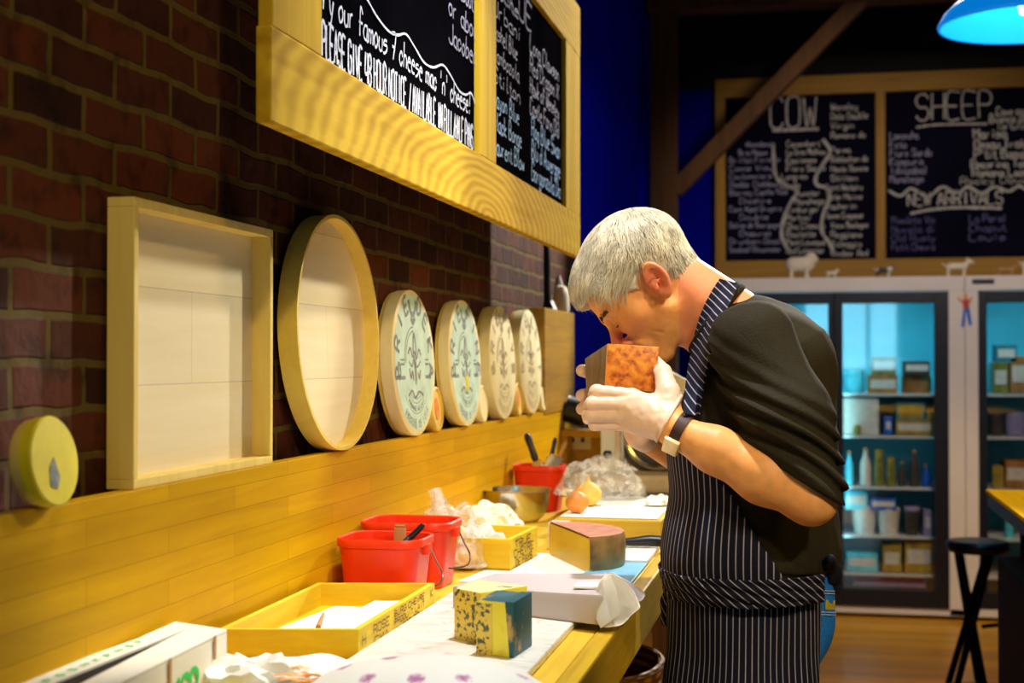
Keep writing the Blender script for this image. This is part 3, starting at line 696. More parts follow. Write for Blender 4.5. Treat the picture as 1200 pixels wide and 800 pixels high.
animal('sheep_figurine', 938, 322, 36, 29, 'ceramic', 'round cream woolly sheep figurine leftmost on the fridge top', fluffy=1)
animal('lamb_figurine', 975, 322, 17, 11, 'ceramic', 'tiny cream lamb figurine right of the woolly sheep')
animal('cow_figurine', 1036, 322, 26, 15, 'cow_spots', 'small black and white cow figurine under the board middle post')
animal('goat_figurine', 1122, 322, 36, 21, 'ceramic', 'white goat figurine under the NEW ARRIVALS list')
animal('cow_figurine', 1179, 322, 30, 14, 'tan_clay', 'tan brown cow figurine on the right fridge')
animal('goat_figurine', 1209, 322, 30, 22, 'ceramic', 'white goat figurine cut by the right photo edge')
# ---------------------------------------------------------------- pendant lamp
lc = at(1206, 29, Y=5.0); R_l = .285
m, nt, b = newmat('shade_inside'); b.inputs['Base Color'].default_value = (.03, .50, .85, 1); b.inputs['Roughness'].default_value = .5
plain('shade_outside', (.01, .10, .40), .4, emit=(.0, .22, .75), es=.8)
lamp = thing('pendant_lamp', (lc.x, lc.y, lc.z), 'big blue dome pendant lamp glowing at the top right corner', 'lamp')
bm = BM(); prof = [(R_l, 0), (R_l * .93, .035), (R_l * .78, .075), (R_l * .55, .12), (R_l * .3, .16), (.05, .19)]
lathe(bm, prof, lc, n=56); obj('inner_shade', bm, 'shade_inside', lamp, smooth=True)
bm = BM(); lathe(bm, [(R_l + .001, -.002), (R_l + .008, 0)] + [(r_ + .01, z + .008) for r_, z in prof] + [(0, .205)], lc, n=56); obj('outer_shade', bm, 'shade_outside', lamp, smooth=True)
bm = BM(); lathe(bm, [(0, .03), (.03, .04), (.038, .075), (.02, .12), (.018, .19), (0, .19)], lc, n=20)
m, nt, b = newmat('bulb_glow'); b.inputs['Emission Color'].default_value = (.25, .75, 1, 1); b.inputs['Emission Strength'].default_value = 6
obj('bulb', bm, 'bulb_glow', lamp, smooth=True)
bm = BM(); tube(bm, [lc + Vector((0, 0, .2)), Vector((lc.x, lc.y, 3.5))], .005); obj('cord', bm, 'black_plastic', lamp)
l = bpy.data.lights.new('pendant_light', 'POINT'); l.energy = 7; l.color = (.25, .72, 1.0); l.shadow_soft_size = .04
o = bpy.data.objects.new('pendant_light', l); C.objects.link(o); o.location = lc + Vector((0, 0, .01))
# ---------------------------------------------------------------- tall table and stool at the right
tz = 1.0
ta = at(1155, 573, Z=tz); tb = at(1200, 605, Z=tz)
x0_ = ta.x; tn = 2.9; tf = ta.y
tt = thing('high_table', (x0_ + .55, (tn + tf) / 2, 0), 'tall table with yellow wooden top and black frame at right edge', 'table')
bm = BM(); bx(bm, x0_, x0_ + 1.1, tn, tf, tz - .012, tz, .003); obj('tabletop', bm, 'table_wood', tt)
bm = BM(); bx(bm, x0_ + .004, x0_ + 1.096, tn + .004, tf - .004, tz - .05, tz - .0125, .002); bx(bm, x0_ + .10, x0_ + 1.0, tn + .1, tf - .1, tz - .16, tz - .05, .002); obj('apron_frame', bm, 'navy_plastic', tt)
for sx_, sy_ in ((.09, .08), (1.0, .08), (.09, tf - tn - .12), (1.0, tf - tn - .12)):
    bm = BM(); bx(bm, x0_ + sx_, x0_ + sx_ + .05, tn + sy_, tn + sy_ + .05, 0, tz - .05, .004); obj('leg', bm, 'black_metal', tt)
bm = BM(); bx(bm, x0_ + .03, x0_ + 1.06, tn + .16, tf - .03, .0, .80, .01); obj('cabinet_body', bm, 'black_metal', tt)
scn = at(1146, 640, Y=5.6)
ts = thing('bar_stool', (scn.x, scn.y, 0), 'black round-seat folding bar stool in front of the fridges', 'stool')
bm = BM(); lathe(bm, [(0, 0), (.105, 0), (.115, .012), (.115, .032), (.105, .042), (0, .044)], (scn.x, scn.y, scn.z - .02), n=40); obj('seat', bm, 'black_plastic', ts, smooth=True)
zs = scn.z - .02
for s_ in (-1, 1):
    bm = BM(); tube(bm, [(scn.x - .07, scn.y + .06 * s_, zs), (scn.x + .04, scn.y + .15 * s_, .0)], .013); obj('leg', bm, 'black_metal', ts, smooth=True)
    bm = BM(); tube(bm, [(scn.x + .04, scn.y + .05 * s_, zs), (scn.x - .14, scn.y + .13 * s_, .0)], .013); obj('leg', bm, 'black_metal', ts, smooth=True)
bm = BM()
tube(bm, [(scn.x - .10, scn.y - .13, .14), (scn.x - .10, scn.y + .13, .14)], .0055)
tube(bm, [(scn.x + .0, scn.y - .115, .42), (scn.x + .13, scn.y - .115, .44)], .008); obj('crossbar', bm, 'black_metal', ts, smooth=True)
sb = at(1135, 815, Z=0.16); sb.y -= .12
ts2 = thing('step_stool', (sb.x + .05, sb.y + .1, 0), 'low black step stool cut by the bottom photo edge', 'stool')
bm = BM(); lathe(bm, [(0, .15), (.17, .15), (.18, .165), (.17, .18), (0, .182)], (sb.x + .05, sb.y + .1, 0), n=32); obj('seat', bm, 'black_plastic', ts2, smooth=True)
for a in range(4):
    bm = BM(); c_, s_ = math.cos(a * PI / 2 + .7), math.sin(a * PI / 2 + .7); tube(bm, [(sb.x + .05 + .12 * c_, sb.y + .1 + .12 * s_, .155), (sb.x + .05 + .15 * c_, sb.y + .1 + .15 * s_, 0)], .012); obj('leg', bm, 'black_metal', ts2)
# ---------------------------------------------------------------- THE CHEESE BOXES ON THE WALL LEDGE
MX = Matrix.Rotation(PI / 2, 4, 'Y')       # spin axis z -> +x
def Wy(px): return at(px, 420, X=PXF).y
# square wooden crate standing on its side
sy0, sy1 = at(157, 400, X=-.803).y, at(320, 400, X=-.803).y
dz = .052; X1 = PXF + .018; X0 = X1 - dz - .004; sz0, sz1 = LZ, 1.598
X0 = WX + .006; X1 = -.803
sq = thing('square_cheese_crate', (X0, (sy0 + sy1) / 2, sz0), 'shallow square pale wood crate standing on edge against brick', 'crate')
bm = BM(); bx(bm, X0, X0 + .007, sy0 + .012, sy1 - .012, sz0 + .012, sz1 - .012); obj('back_panel', bm, 'box_wood', sq)
for nm, a in (('side_panel', (sy0, sy0 + .012, sz0 + .012, sz1 - .012)), ('side_panel', (sy1 - .012, sy1, sz0 + .012, sz1 - .012)), ('side_panel', (sy0, sy1, sz0, sz0 + .012)), ('side_panel', (sy0, sy1, sz1 - .012, sz1))):
    bm = BM(); bx(bm, X0, X1, *a, .0012); obj(nm, bm, 'box_edge', sq)
# small round yellow box leaning at the far left
c = at(64, 543, X=-.79)
M_ = Matrix.Rotation(math.radians(-8), 4, 'Y') @ MX
sd = thing('round_cheese_box', (-.81, c.y, LZ), 'small round yellow-lidded cheese box at far left of ledge', 'box')
cc = (-.815, c.y, LZ + .046)
bm = BM(); lathe(bm, [(0, 0), (.046, 0), (.047, .002), (.047, .022), (.045, .0225), (0, .0225)], cc, M_, n=48); obj('box_body', bm, 'box_edge', sd, smooth=True)
bm = BM(); lathe(bm, [(.0445, .022), (.048, .012), (.0485, .024), (.0465, .0262), (0, .0268)], cc, M_, n=48); ld = obj('lid', bm, 'yellow_wax', sd, smooth=True)
bm = BM(); T_ = Matrix.Translation(cc) @ M_
prism(bm, [(-.004, -.004), (.018, .004), (.030, -.004), (.026, -.016), (.006, -.014)], 0, .0008, T_ @ Matrix.Translation((0, 0, .0266)) @ Matrix.Rotation(0, 4, 'Z')); obj('sticker', bm, 'grey_ink', ld)
# big open hoop
hy0, hy1 = 2.105, 2.63; hr = .203; hc = Vector((0, 2.325, LZ + hr))
def disc_box(yc, r_, x0, x1, label, open_=False, body='hoop_wood', lidm='lid_wood', lean=3):
    t = thing('round_cheese_box', (x1, yc, LZ), label, 'box')
    d = x1 - x0; Mr = Matrix.Rotation(math.radians(-lean), 4, 'Y') @ MX; c_ = Vector((x0 + math.sin(math.radians(lean)) * r_ * .3, yc, LZ + r_))
    if open_:
        bm = BM(); lathe(bm, [(r_ - .006, .002), (r_, 0), (r_, d), (r_ - .006, d), (r_ - .006, .002)], c_, Mr, n=96, sy=1.07); obj('hoop', bm, body, t, smooth=True)
        bm = BM(); lathe(bm, [(0, .001), (r_ - .006, .001), (r_ - .006, .006), (0, .006)], c_, Mr, n=96, sy=1.07); obj('back_panel', bm, 'box_wood', t, smooth=True)
    else:
        bm = BM(); lathe(bm, [(0, 0), (r_ - .002, 0), (r_ - .002, d * .5), (0, d * .5)], c_, Mr, n=80, sy=1.06); obj('box_body', bm, body, t, smooth=True)
        bm = BM(); lathe(bm, [(r_ - .002, d * .25), (r_, d * .25), (r_, d - .001), (r_ - .0015, d), (0, d)], c_, Mr, n=80, sy=1.06); ld_ = obj('lid', bm, lidm, t, smooth=True)
        return t, ld_, Matrix.Translation(c_) @ Mr @ Matrix.Translation((0, 0, d))
    return t
disc_box(2.35, .2035, WX + .012, -.800, 'largest round wooden cheese hoop, open and empty, on the ledge', True, lean=2)
def ring(bm, M4, r0, r1, a0=0, a1=2 * PI, n=64, z=.0006):
    pr = None
    for i in range(n + 1):
        a = a0 + (a1 - a0) * i / n; p = [bm.verts.new(M4 @ Vector((r_ * math.cos(a), r_ * math.sin(a), z))) for r_ in (r0, r1)]
        if pr: bm.faces.new((pr[0], pr[1], p[1], p[0]))
        pr = p
def arc_text(bm, M4, txt, r_, a_mid, span, h, lw, inward=False, z=.0009):
    """letters around the disc; angle measured clockwise from the top"""
    n_ = len(txt)
    for i, ch in enumerate(txt):
        a = a_mid + (i - (n_ - 1) / 2) * span / max(1, n_ - 1) * (-1 if inward else 1)
        # disc local frame: seen from +x, right = -y(world)?  local x -> -z(world), local y -> y(world)
        rad = Vector((-math.cos(a), math.sin(a), 0)); tg = Vector((math.sin(a), math.cos(a), 0))
        if inward: tg = -tg
        u = -rad if inward else rad
        o_ = rad * r_ - tg * (h * .35) - (u * 0)
        P = [M4 @ (o_ + Vector((0, 0, z)))]
        R3 = M4.to_3x3()
        if ch in G: write(bm, ch, P[0], R3 @ tg, R3 @ u, h, h * .95, lw, .1)
def label_print(t, ld_, M4, r_, words, ink, patch=None, yel=False, bars=True, small='FROMAGE AU LAIT'):
    if patch:
        bm = BM(); ring(bm, M4, .0005, r_ * .93, z=.0004); obj('label_paper', bm, patch, ld_)
    bm = BM()
    arc_text(bm, M4, words[0], r_ * .73, -1.05, 1.30, r_ * .22, r_ * .052); arc_text(bm, M4, words[1], r_ * .73, 1.05, 1.30, r_ * .22, r_ * .052)
    # crowned head mark in the middle: arches, tower, wings
    for k, q in enumerate((.50, .44)): ring(bm, M4, r_ * q, r_ * (q - .018), PI * .5 + 1.6, PI * 1.5 - .0 , 30, .0008)
    R3 = M4.to_3x3()
    def st(P, w): ribbon(bm, smoothline([M4 @ Vector((-v * r_, u * r_, .0009)) for u, v in P], 4), w * r_, R3 @ Vector((0, 0, 1)))
    st([(0, .42), (-.06, .2), (-.03, .05), (0, -.1), (.02, -.3)], .05); st([(.02, .40), (.08, .2), (.05, .0), (.04, -.25)], .04)
    st([(-.32, .12), (-.2, .20), (-.1, .08), (0, .15), (.1, .06), (.22, .18), (.32, .1)], .035)
    st([(-.3, .02), (-.15, -.05), (-.05, .04), (.1, -.06), (.28, .02)], .03); st([(-.38, -.45), (-.2, -.38), (-.05, -.48), (.15, -.40), (.36, -.46)], .04)
    st([(-.28, -.08), (-.22, -.2), (-.14, -.12), (-.1, -.24)], .05); st([(.26, -.1), (.2, -.22), (.14, -.14)], .04)
    st([(-.18, .86), (-.12, .72), (0, .66), (.12, .72), (.18, .86)], .07); st([(-.1, .62), (0, .56), (.1, .62)], .09)
    if bars:
        for sgn in (-1, 1): st([(sgn * .50, -.20), (sgn * .66, -.20), (sgn * .80, -.20)], .055); st([(sgn * .52, -.02), (sgn * .70, -.02)], .03); st([(sgn * .52, .04), (sgn * .70, .04)], .02)
    for q in (.62, .80, .86): arc_text(bm, M4, small, r_ * (q + .04), PI, .9 + q * .5, r_ * .055, r_ * .012, True)
    for q in (.50, .56, .70): ring(bm, M4, r_ * q, r_ * (q - .008), -.9, .9, 30, .0007)
    obj('printed_label', bm, ink, ld_)
    if yel:
        bm = BM(); prism(bm, [(.20 * r_, -.10 * r_), (.20 * r_, .10 * r_), (.42 * r_, .14 * r_), (.46 * r_, .02 * r_), (.40 * r_, -.06 * r_)], 0, .0012, M4); obj('yellow_emblem', bm, 'yellow_patch', ld_)
t, ld_, M4 = disc_box(2.815, .1495, -.834, -.801, 'round cheese box with pale blue-green printed lid beside the big hoop'); label_print(t, ld_, M4, .1495, ('BRIE', 'DEKA'), 'grey_ink', 'pale_label')
t, ld_, M4 = disc_box(3.255, .148, -.834, -.801, 'printed round cheese box with a small yellow emblem on its lid'); label_print(t, ld_, M4, .148, ('BRIE', 'FINE'), 'grey_ink', 'pale_label', True)
t, ld_, M4 = disc_box(3.665, .149, -.838, -.800, 'cream round cheese box with faint brown print, second from the right end'); label_print(t, ld_, M4, .149, ('BRIE', 'PAYS'), 'faint_ink', None, bars=False)
t, ld_, M4 = disc_box(4.045, .150, -.838, -.800, 'cream round cheese box with faint print, nearest the tall end panel'); label_print(t, ld_, M4, .150, ('BRIE', 'LAIT'), 'faint_ink', None, bars=False)
# little round cheeses between the boxes
for yc, r_, lab, mt, hole in ((2.995, .048, 'small yellow round box with orange hole beside the blue-green lid box', 'box_edge', 1), (3.435, .046, 'small pale round box between yellow-emblem box and cream boxes', 'lid_wood', 0),
                    (3.872, .046, 'small yellow round box with orange hole between the two cream boxes', 'box_edge', 1), (4.235, .036, 'smallest round box leaning at the tall end panel', 'lid_wood', 0)):
    t = thing('small_round_box', (PXF - .01, yc, LZ), lab, 'box')
    Mr = Matrix.Rotation(math.radians(-5), 4, 'Y') @ MX
    c_ = (PXF - .028, yc, LZ + r_)
    bm = BM(); lathe(bm, [(0, 0), (r_, 0), (r_, .03), (r_ * .92, .032), (r_ * .9, .028), (0, .028)], c_, Mr, n=40); obj('box_body', bm, mt, t, smooth=True)
    bm = BM(); lathe(bm, [(0, .0282), (r_ * (.5 if hole else .85), .0282), (r_ * (.5 if hole else .85), .0295), (0, .0295)], c_, Mr, n=32, sx=1, sy=.7 if hole else 1); obj('label_paper', bm, 'orange_ink' if hole else 'lid_wood', t, smooth=True)
# things on top of the tall end panel
ez = a0.z
c = at(655, 345, X=-.835)
t = thing('squeeze_bottle', (-.835, c.y, ez), 'cream plastic bottle on top of the tall end panel', 'bottle')
bm = BM(); lathe(bm, [(0, 0), (.034, 0), (.036, .01), (.036, .06), (.026, .085), (.012, .092), (0, .092)], (-.835, c.y, ez), n=24); obj('bottle_body', bm, 'ceramic', t, smooth=True)
bm = BM(); lathe(bm, [(.013, .09), (.013, .10), (.004, .125), (0, .125)], (-.835, c.y, ez), n=16); obj('nozzle', bm, 'tub_white', t, smooth=True)
yb = at(640, 340, X=-.84).y
bm = BM(); tube(bm, [(-.845, yb, 1.80), (-.838, yb, 1.72), (-.84, yb + .01, 1.63), (-.835, yb, ez + .02)], .012); tube(bm, [(-.835, yb, ez + .03), (-.832, yb, ez)], [.016, .03])
single(obj('black_cable', bm, 'black_plastic', smooth=True), 'black cable hanging down the brick beside the cream bottle', 'cable')
# ---------------------------------------------------------------- COUNTER
ZC = .995
e0 = at(780, 660, Z=ZC); RX = e0.x                # outer top edge of the front rail
CY0, CY1 = .35, 4.7
ct = thing('counter', ((PXF + RX) / 2, 2.4, 0), 'long wooden cheese counter running along the wall at left', 'counter')
bm = BM(); bx(bm, PXF + .001, RX - .03, CY0, CY1, ZC - .045, ZC, .002); obj('countertop', bm, 'counter_wood', ct)
bm = BM(); bx(bm, RX - .028, RX, CY0, 2.86, ZC - .085, ZC + .003, .004); obj('front_rail', bm, 'rail_wood', ct)
bm = BM(); bx(bm, RX - .028, RX, 2.862, CY1, ZC - .085, ZC + .003, .004); obj('front_rail', bm, 'rail_wood', ct)
for y in (.45, 2.0, 3.5, 4.6):
    for x in (PXF + .06, RX - .10):
        bm = BM(); bx(bm, x, x + .06, y, y + .06, 0, ZC - .045, .004); obj('leg', bm, 'beam_wood', ct)
bm = BM(); bx(bm, PXF + .02, RX - .04, CY0 + .05, CY1 - .05, .42, .445, .003); obj('lower_shelf', bm, 'beam_wood', ct)
bm = BM(); bx(bm, PXF + .01, PXF + .02, CY0 + .05, CY1 - .05, .3, ZC - .045); obj('back_board', bm, 'dark_wall', ct)
# wicker basket beneath
m, nt, b = newmat('wicker'); 
w1 = N(nt, 'ShaderNodeTexWave', bands_direction='Z'); w1.inputs['Scale'].default_value = 14; w2 = N(nt, 'ShaderNodeTexWave', bands_direction='DIAGONAL'); w2.inputs['Scale'].default_value = 9
co_ = coords(nt); nt.links.new(co_, w1.inputs[0]); nt.links.new(co_, w2.inputs[0]); mu = N(nt, 'ShaderNodeMath', operation='MULTIPLY'); nt.links.new(w1.outputs['Fac'], mu.inputs[0]); nt.links.new(w2.outputs['Fac'], mu.inputs[1])
nt.links.new(ramp(nt, mu.outputs[0], [(.1, (.10, .035, .005)), (.7, (.46, .24, .05))]), b.inputs['Base Color']); b.inputs['Roughness'].default_value = .6; bump(nt, b, mu.outputs[0], .9, .01)
kb = at(772, 785, Y=2.95)
bk = thing('wicker_basket', (-.235, 3.02, .445), 'brown woven wicker basket on the shelf under the counter front', 'basket')
bk_x = RX - .16
bk.location = (bk_x, 3.0, .445); bk['wl'] = (bk_x, 3.0, .445)
bm = BM(); lathe(bm, [(0, 0), (.15, 0), (.19, .30), (.195, .31), (.183, .31), (.145, .01), (0, .01)], (bk_x, 3.0, .445), n=40, sx=.72, sy=1.1); obj('woven_body', bm, 'wicker', bk, smooth=True)
bm = BM(); tube(bm, [(bk_x + .185 * .72 * math.cos(a), 3.0 + .19 * 1.1 * math.sin(a), .757) for a in seq(0, 2 * PI, 40)], .009); obj('rim', bm, 'wicker', bk, smooth=True)
bm = BM(); tube(bm, [(bk_x, 3.0 + .2 * math.cos(a), .757 + .13 * math.sin(a)) for a in seq(0, PI, 24)], .008); obj('handle', bm, 'wicker', bk, smooth=True)
# ---- nearest wooden crate
def crate(nm, A, Bp, D, h, label, writing, th=.009, mat='crate_wood'):
    """A near-left, Bp near-right, D far-left corner on the counter"""
    A, Bp, D = Vector(A), Vector(Bp), Vector(D); E_ = Bp + D - A
    t = thing(nm, (A + Bp + D + E_) / 4, label, 'crate')
    u = (Bp - A).normalized(); v = (D - A).normalized(); up = Vector((0, 0, 1))
    def board(p, q, inn, hh, m_, nm_='side_board', z0_=0, dd=.001):
        bm = BM(); i = inn * th; z = Vector((0, 0, z0_)); H = Vector((0, 0, hh)); hexa(bm, [p + z, q + z, q + i + z, p + i + z, p + z + H, q + z + H, q + i + z + H, p + i + z + H], dd); return obj(nm_, bm, m_, t)
    board(A, Bp, v, h, mat); board(D, E_, -v, h, mat)
    board(A + v * th, D - v * th, u, h, mat + '_y'); rt_ = board(Bp + v * th, E_ - v * th, -u, h, mat + '_y')
    bm = BM(); hexa(bm, [A + up * .001, Bp + up * .001, E_ + up * .001, D + up * .001, A + up * .006, Bp + up * .006, E_ + up * .006, D + up * .006]); obj('bottom_board', bm, mat, t)
    if writing:
        L = (E_ - Bp).length
        for txt, a, z_, hh, w in writing: bm = BM(); write(bm, txt, Bp + u * .0012 + v * (L * a) + up * (h * z_), v, up, h * hh, L * w, h * .045, .12); obj('printed_lettering', bm, 'brown_ink', rt_)
    return t, A, Bp, D, E_, u, v
BLc = Vector((-.786, 1.800, ZC)); BRc = Vector((-.599, 1.838, ZC)); FRc = Vector((-.603, 2.246, ZC)); FLc = BLc + (FRc - BRc)
h1 = .042
cr1 = crate('wooden_crate', BLc, BRc, FLc, h1, 'nearest open yellow wooden crate holding white price papers', [('H', .03, .40, .36, .05), ('ROSE', .16, .56, .26, .20), ('CMA', .17, .14, .28, .18), ('BURG CHEVRE', .42, .68, .20, .42), ('PRODUIT LAIT', .42, .39, .19, .42), ('LISSE CRU', .44, .10, .19, .36), ('K', .93, .55, .3, .04)])
# papers inside crate 1
def sheet(nm, P, z, mat, label=None, cat=None, wav=.003, th=.0012, group=None, n=10, parent=None, seed=0):
    """a sheet of paper: quad corners P (xy), gentle waves"""
    P = [Vector((p[0], p[1], 0)) for p in P]; bm = BM(); top = []
    for i in range(n + 1):
        row = []
        for j in range(n + 1):
            a, b_ = i / n, j / n; q = P[0] * (1 - a) * (1 - b_) + P[1] * a * (1 - b_) + P[2] * a * b_ + P[3] * (1 - a) * b_
            zz = z + wav * (noise.noise(Vector((q.x * 14 + seed, q.y * 14, seed))) + .6) if wav else z
            row.append((q.x, q.y, zz))
        top.append(row)
    T = [[bm.verts.new(c) for c in r] for r in top]; U2 = [[bm.verts.new((c[0], c[1], c[2] - th)) for c in r] for r in top]
    for i in range(n):
        for j in range(n):
            bm.faces.new((T[i][j], T[i + 1][j], T[i + 1][j + 1], T[i][j + 1])); bm.faces.new((U2[i][j + 1], U2[i + 1][j + 1], U2[i + 1][j], U2[i][j]))
    for i in range(n):
        for X_, Y_ in (((i, 0), (i + 1, 0)), ((i + 1, n), (i, n)), ((0, i + 1), (0, i)), ((n, i), (n, i + 1))):
            bm.faces.new((T[X_[0]][X_[1]], U2[X_[0]][X_[1]], U2[Y_[0]][Y_[1]], T[Y_[0]][Y_[1]]))
    o = obj(nm, bm, mat, parent, smooth=True, angle=50)
    return single(o, label, cat, group) if label else o
zp = ZC + .010
mid = (BLc + BRc + FLc + FRc) / 4
def ins(a, b_): return BLc + (BRc - BLc) * a + (FLc - BLc) * b_
p1 = sheet('price_sheet', [ins(.10, .08), ins(.62, .06), ins(.72, .84), ins(.22, .9)], zp, 'white_paper', 'white written sheet lying at the left inside the nearest crate', 'paper', .004, seed=2)
p2 = sheet('price_sheet', [ins(.50, .30), ins(.96, .26), ins(.95, .93), ins(.52, .95)], zp + .006, 'white_paper', 'white written sheet on top at the far right of the nearest crate', 'paper', .004, seed=5)
bm = BM()
for i in range(6): write(bm, random.choice(['brie de pays 4.20', 'chevre 3.95 fresh', 'tomme 6.50 raw']), ins(.54, .84 - .1 * i) + Vector((0, 0, .0205)), (FRc - FLc).normalized(), (FLc - BLc).normalized(), .010, .085, .0008)
o = obj('handwriting', bm, 'grey_ink', p2)
bm = BM(); tube(bm, [ins(.50, .30) + Vector((0, 0, .022)), ins(.44, .42) + Vector((0, 0, .026)), ins(.40, .50) + Vector((0, 0, .028))], [.004, .003, .0015])
single(obj('wooden_stick', bm, 'tan_clay', smooth=True), 'short brown wooden stick on the papers in the nearest crate', 'stick')
bm = BM(); c = ins(.78, .14); lathe(bm, [(0, .010), (.02, .012), (.026, .016), (.02, .019), (0, .02)], c + Vector((0, 0, .0)), n=24, sx=1.3, sy=.6)
single(obj('purple_lid', bm, 'purple_ink', smooth=True), 'small dark purple lid inside the nearest crate at its near side', 'lid')
# black marker pen between box and wall
c0 = at(250, 738, Y=FLc.y - .26)
c1_ = at(241, 696, Y=FLc.y - .26)
mk = thing('marker_pen', c0, 'black marker pen standing between white box and nearest crate', 'pen')
dv = (c1_ - c0)
c0b = c0 - dv * .9
bm = BM(); tube(bm, [c0b, c0 + dv * .25], .0062, 12); obj('pen_body', bm, 'black_plastic', mk, smooth=True)
bm = BM(); tube(bm, [c0 + dv * .25, c0 + dv * .28, c0 + dv * .95, c0 + dv * 1.0], [.0062, .0072, .0066, .004], 12); obj('pen_cap', bm, 'black_plastic', mk, smooth=True)
bm = BM(); tube(bm, [c0 + dv * 1.0, c0 + dv * 1.03], [.004, .0035], 12); obj('cap_tip', bm, 'white_paper', mk, smooth=True)
# ---- red buckets
def bucket(cx, cy, w, d, h, label, rot=0, wire_side=1):
    """rectangular rounded red pail; w along x, d along y"""
    t = thing('red_bucket', (cx, cy, ZC), label, 'bucket'); t.rotation_euler = (0, 0, 0)
    def ringv(bm, s, z, rr, n=10):
        vs = []
        hw, hd = w / 2 * s, d / 2 * s
        for k, (sx_, sy_) in enumerate(((1, 1), (-1, 1), (-1, -1), (1, -1))):
            for i in range(n + 1):
                a = PI / 2 * k + PI / 2 * i / n
                vs.append(bm.verts.new(Matrix.Translation((cx, cy, z)) @ Matrix.Rotation(rot, 4, 'Z') @ Vector((sx_ * (hw - rr) + rr * math.cos(a), sy_ * (hd - rr) + rr * math.sin(a), 0))))
        return vs
    def loft(bm, R):
        for a, b_ in zip(R, R[1:]):
            for i in range(len(a)): bm.faces.new((a[i], a[(i + 1) % len(a)], b_[(i + 1) % len(a)], b_[i]))
        return R
    bm = BM()
    R = loft(bm, [ringv(bm, .80, ZC + .001, .02), ringv(bm, .82, ZC + .006, .024), ringv(bm, .955, ZC + h - .012, .034), ringv(bm, .93, ZC + h - .012, .032), ringv(bm, .79, ZC + .010, .02)])
    bm.faces.new(list(reversed(R[0]))); bm.faces.new(R[-1]); obj('bucket_body', bm, 'red_plastic', t, smooth=True)
    bm = BM(); R = [ringv(bm, .955, ZC + h - .016, .034), ringv(bm, 1.01, ZC + h - .014, .037), ringv(bm, 1.02, ZC + h - .003, .038), ringv(bm, .99, ZC + h, .036), ringv(bm, .935, ZC + h - .002, .033), ringv(bm, .925, ZC + h - .012, .032)]
    loft(bm, R); obj('rim', bm, 'red_plastic', t, smooth=True)
    bm = BM(); X = cx + w / 2 * 1.0; zt = ZC + h - .014
    P = [(X + .004, cy + d * .02, zt - .006), (X + .010, cy + .02, zt - .030), (X + .018, cy + .03, zt - .052), (X + .020, cy + .005, zt - .066), (X + .008, cy - .03, zt - .068), (X - .002, cy - .045, zt - .066)]
    tube(bm, smoothline(P, 5), .0016, 6); obj('wire_handle', bm, 'wire', t, smooth=True)
    bm = BM(); bx(bm, X - .008, X + .005, cy - .014, cy + .014, zt - .016, zt + .002, .003); obj('handle_lug', bm, 'red_plastic', t)
    return t
hA = .112; ya = FRc.y + .055
xl = at(389, 640, Y=ya - .05).x; xr = at(497, 640, Y=ya - .05).x
zA = at(440, 636, Y=ya - .06).z - ZC
yA = FRc.y + .015
xl = max(PXF + .004, at(388, 640, Y=yA).x); xr = at(488, 640, Y=yA).x
hA = at(440, 633, Y=yA).z - ZC
bucket((xl + xr) / 2, yA + .07, xr - xl, .135, hA, 'nearer red plastic bucket holding a brush and a black pen')
yB = yA + .15
xlB = PXF + .006; xrB = at(522, 612, Y=yB).x; hB = at(480, 613, Y=yB).z - ZC
bucket((xlB + xrB) / 2 + .002, yB + .07, xrB - xlB, .135, hB, 'second red plastic bucket just behind the nearer one')
print('BUCKET', xl, xr, hA, xrB, hB, yA)
# tools in bucket A
ca = Vector(((xl + xr) / 2, yA + .07, ZC + .02))
tp = at(468, 617, Y=yA + .10); br_ = thing('wooden_brush', (tp.x, tp.y, ZC + .01), 'short tan wooden handled scraper standing in nearer red bucket', 'scraper')
bm = BM(); hexa(bm, [Vector((tp.x - .012, tp.y - .004, ZC + .012)), Vector((tp.x + .006, tp.y - .004, ZC + .012)), Vector((tp.x + .006, tp.y + .004, ZC + .012)), Vector((tp.x - .012, tp.y + .004, ZC + .012)),
    tp + Vector((-.009, -.005, 0)), tp + Vector((.012, -.005, 0)), tp + Vector((.012, .005, 0)), tp + Vector((-.009, .005, 0))], .003); obj('handle', bm, 'tan_clay', br_, smooth=True)
bm = BM(); bx(bm, tp.x - .007, tp.x + .012, tp.y - .004, tp.y + .004, tp.z, tp.z + .004, .001); obj('steel_cap', bm, 'steel', br_)
p0 = at(478, 632, Y=yA + .09); p1 = at(496, 615, Y=yA + .11)
dv = (p1 - p0).normalized()
bm = BM(); tube(bm, [p0 - dv * .06, p1 - dv * .004, p1], [.0052, .0055, .004], 10); tube(bm, [p1 - dv * .03 + Vector((0, -.007, .003)), p1 + Vector((0, -.006, .003))], .0015, 6)
single(obj('black_pen', bm, 'black_plastic', smooth=True), 'slim black pen leaning in the nearer red bucket', 'pen')
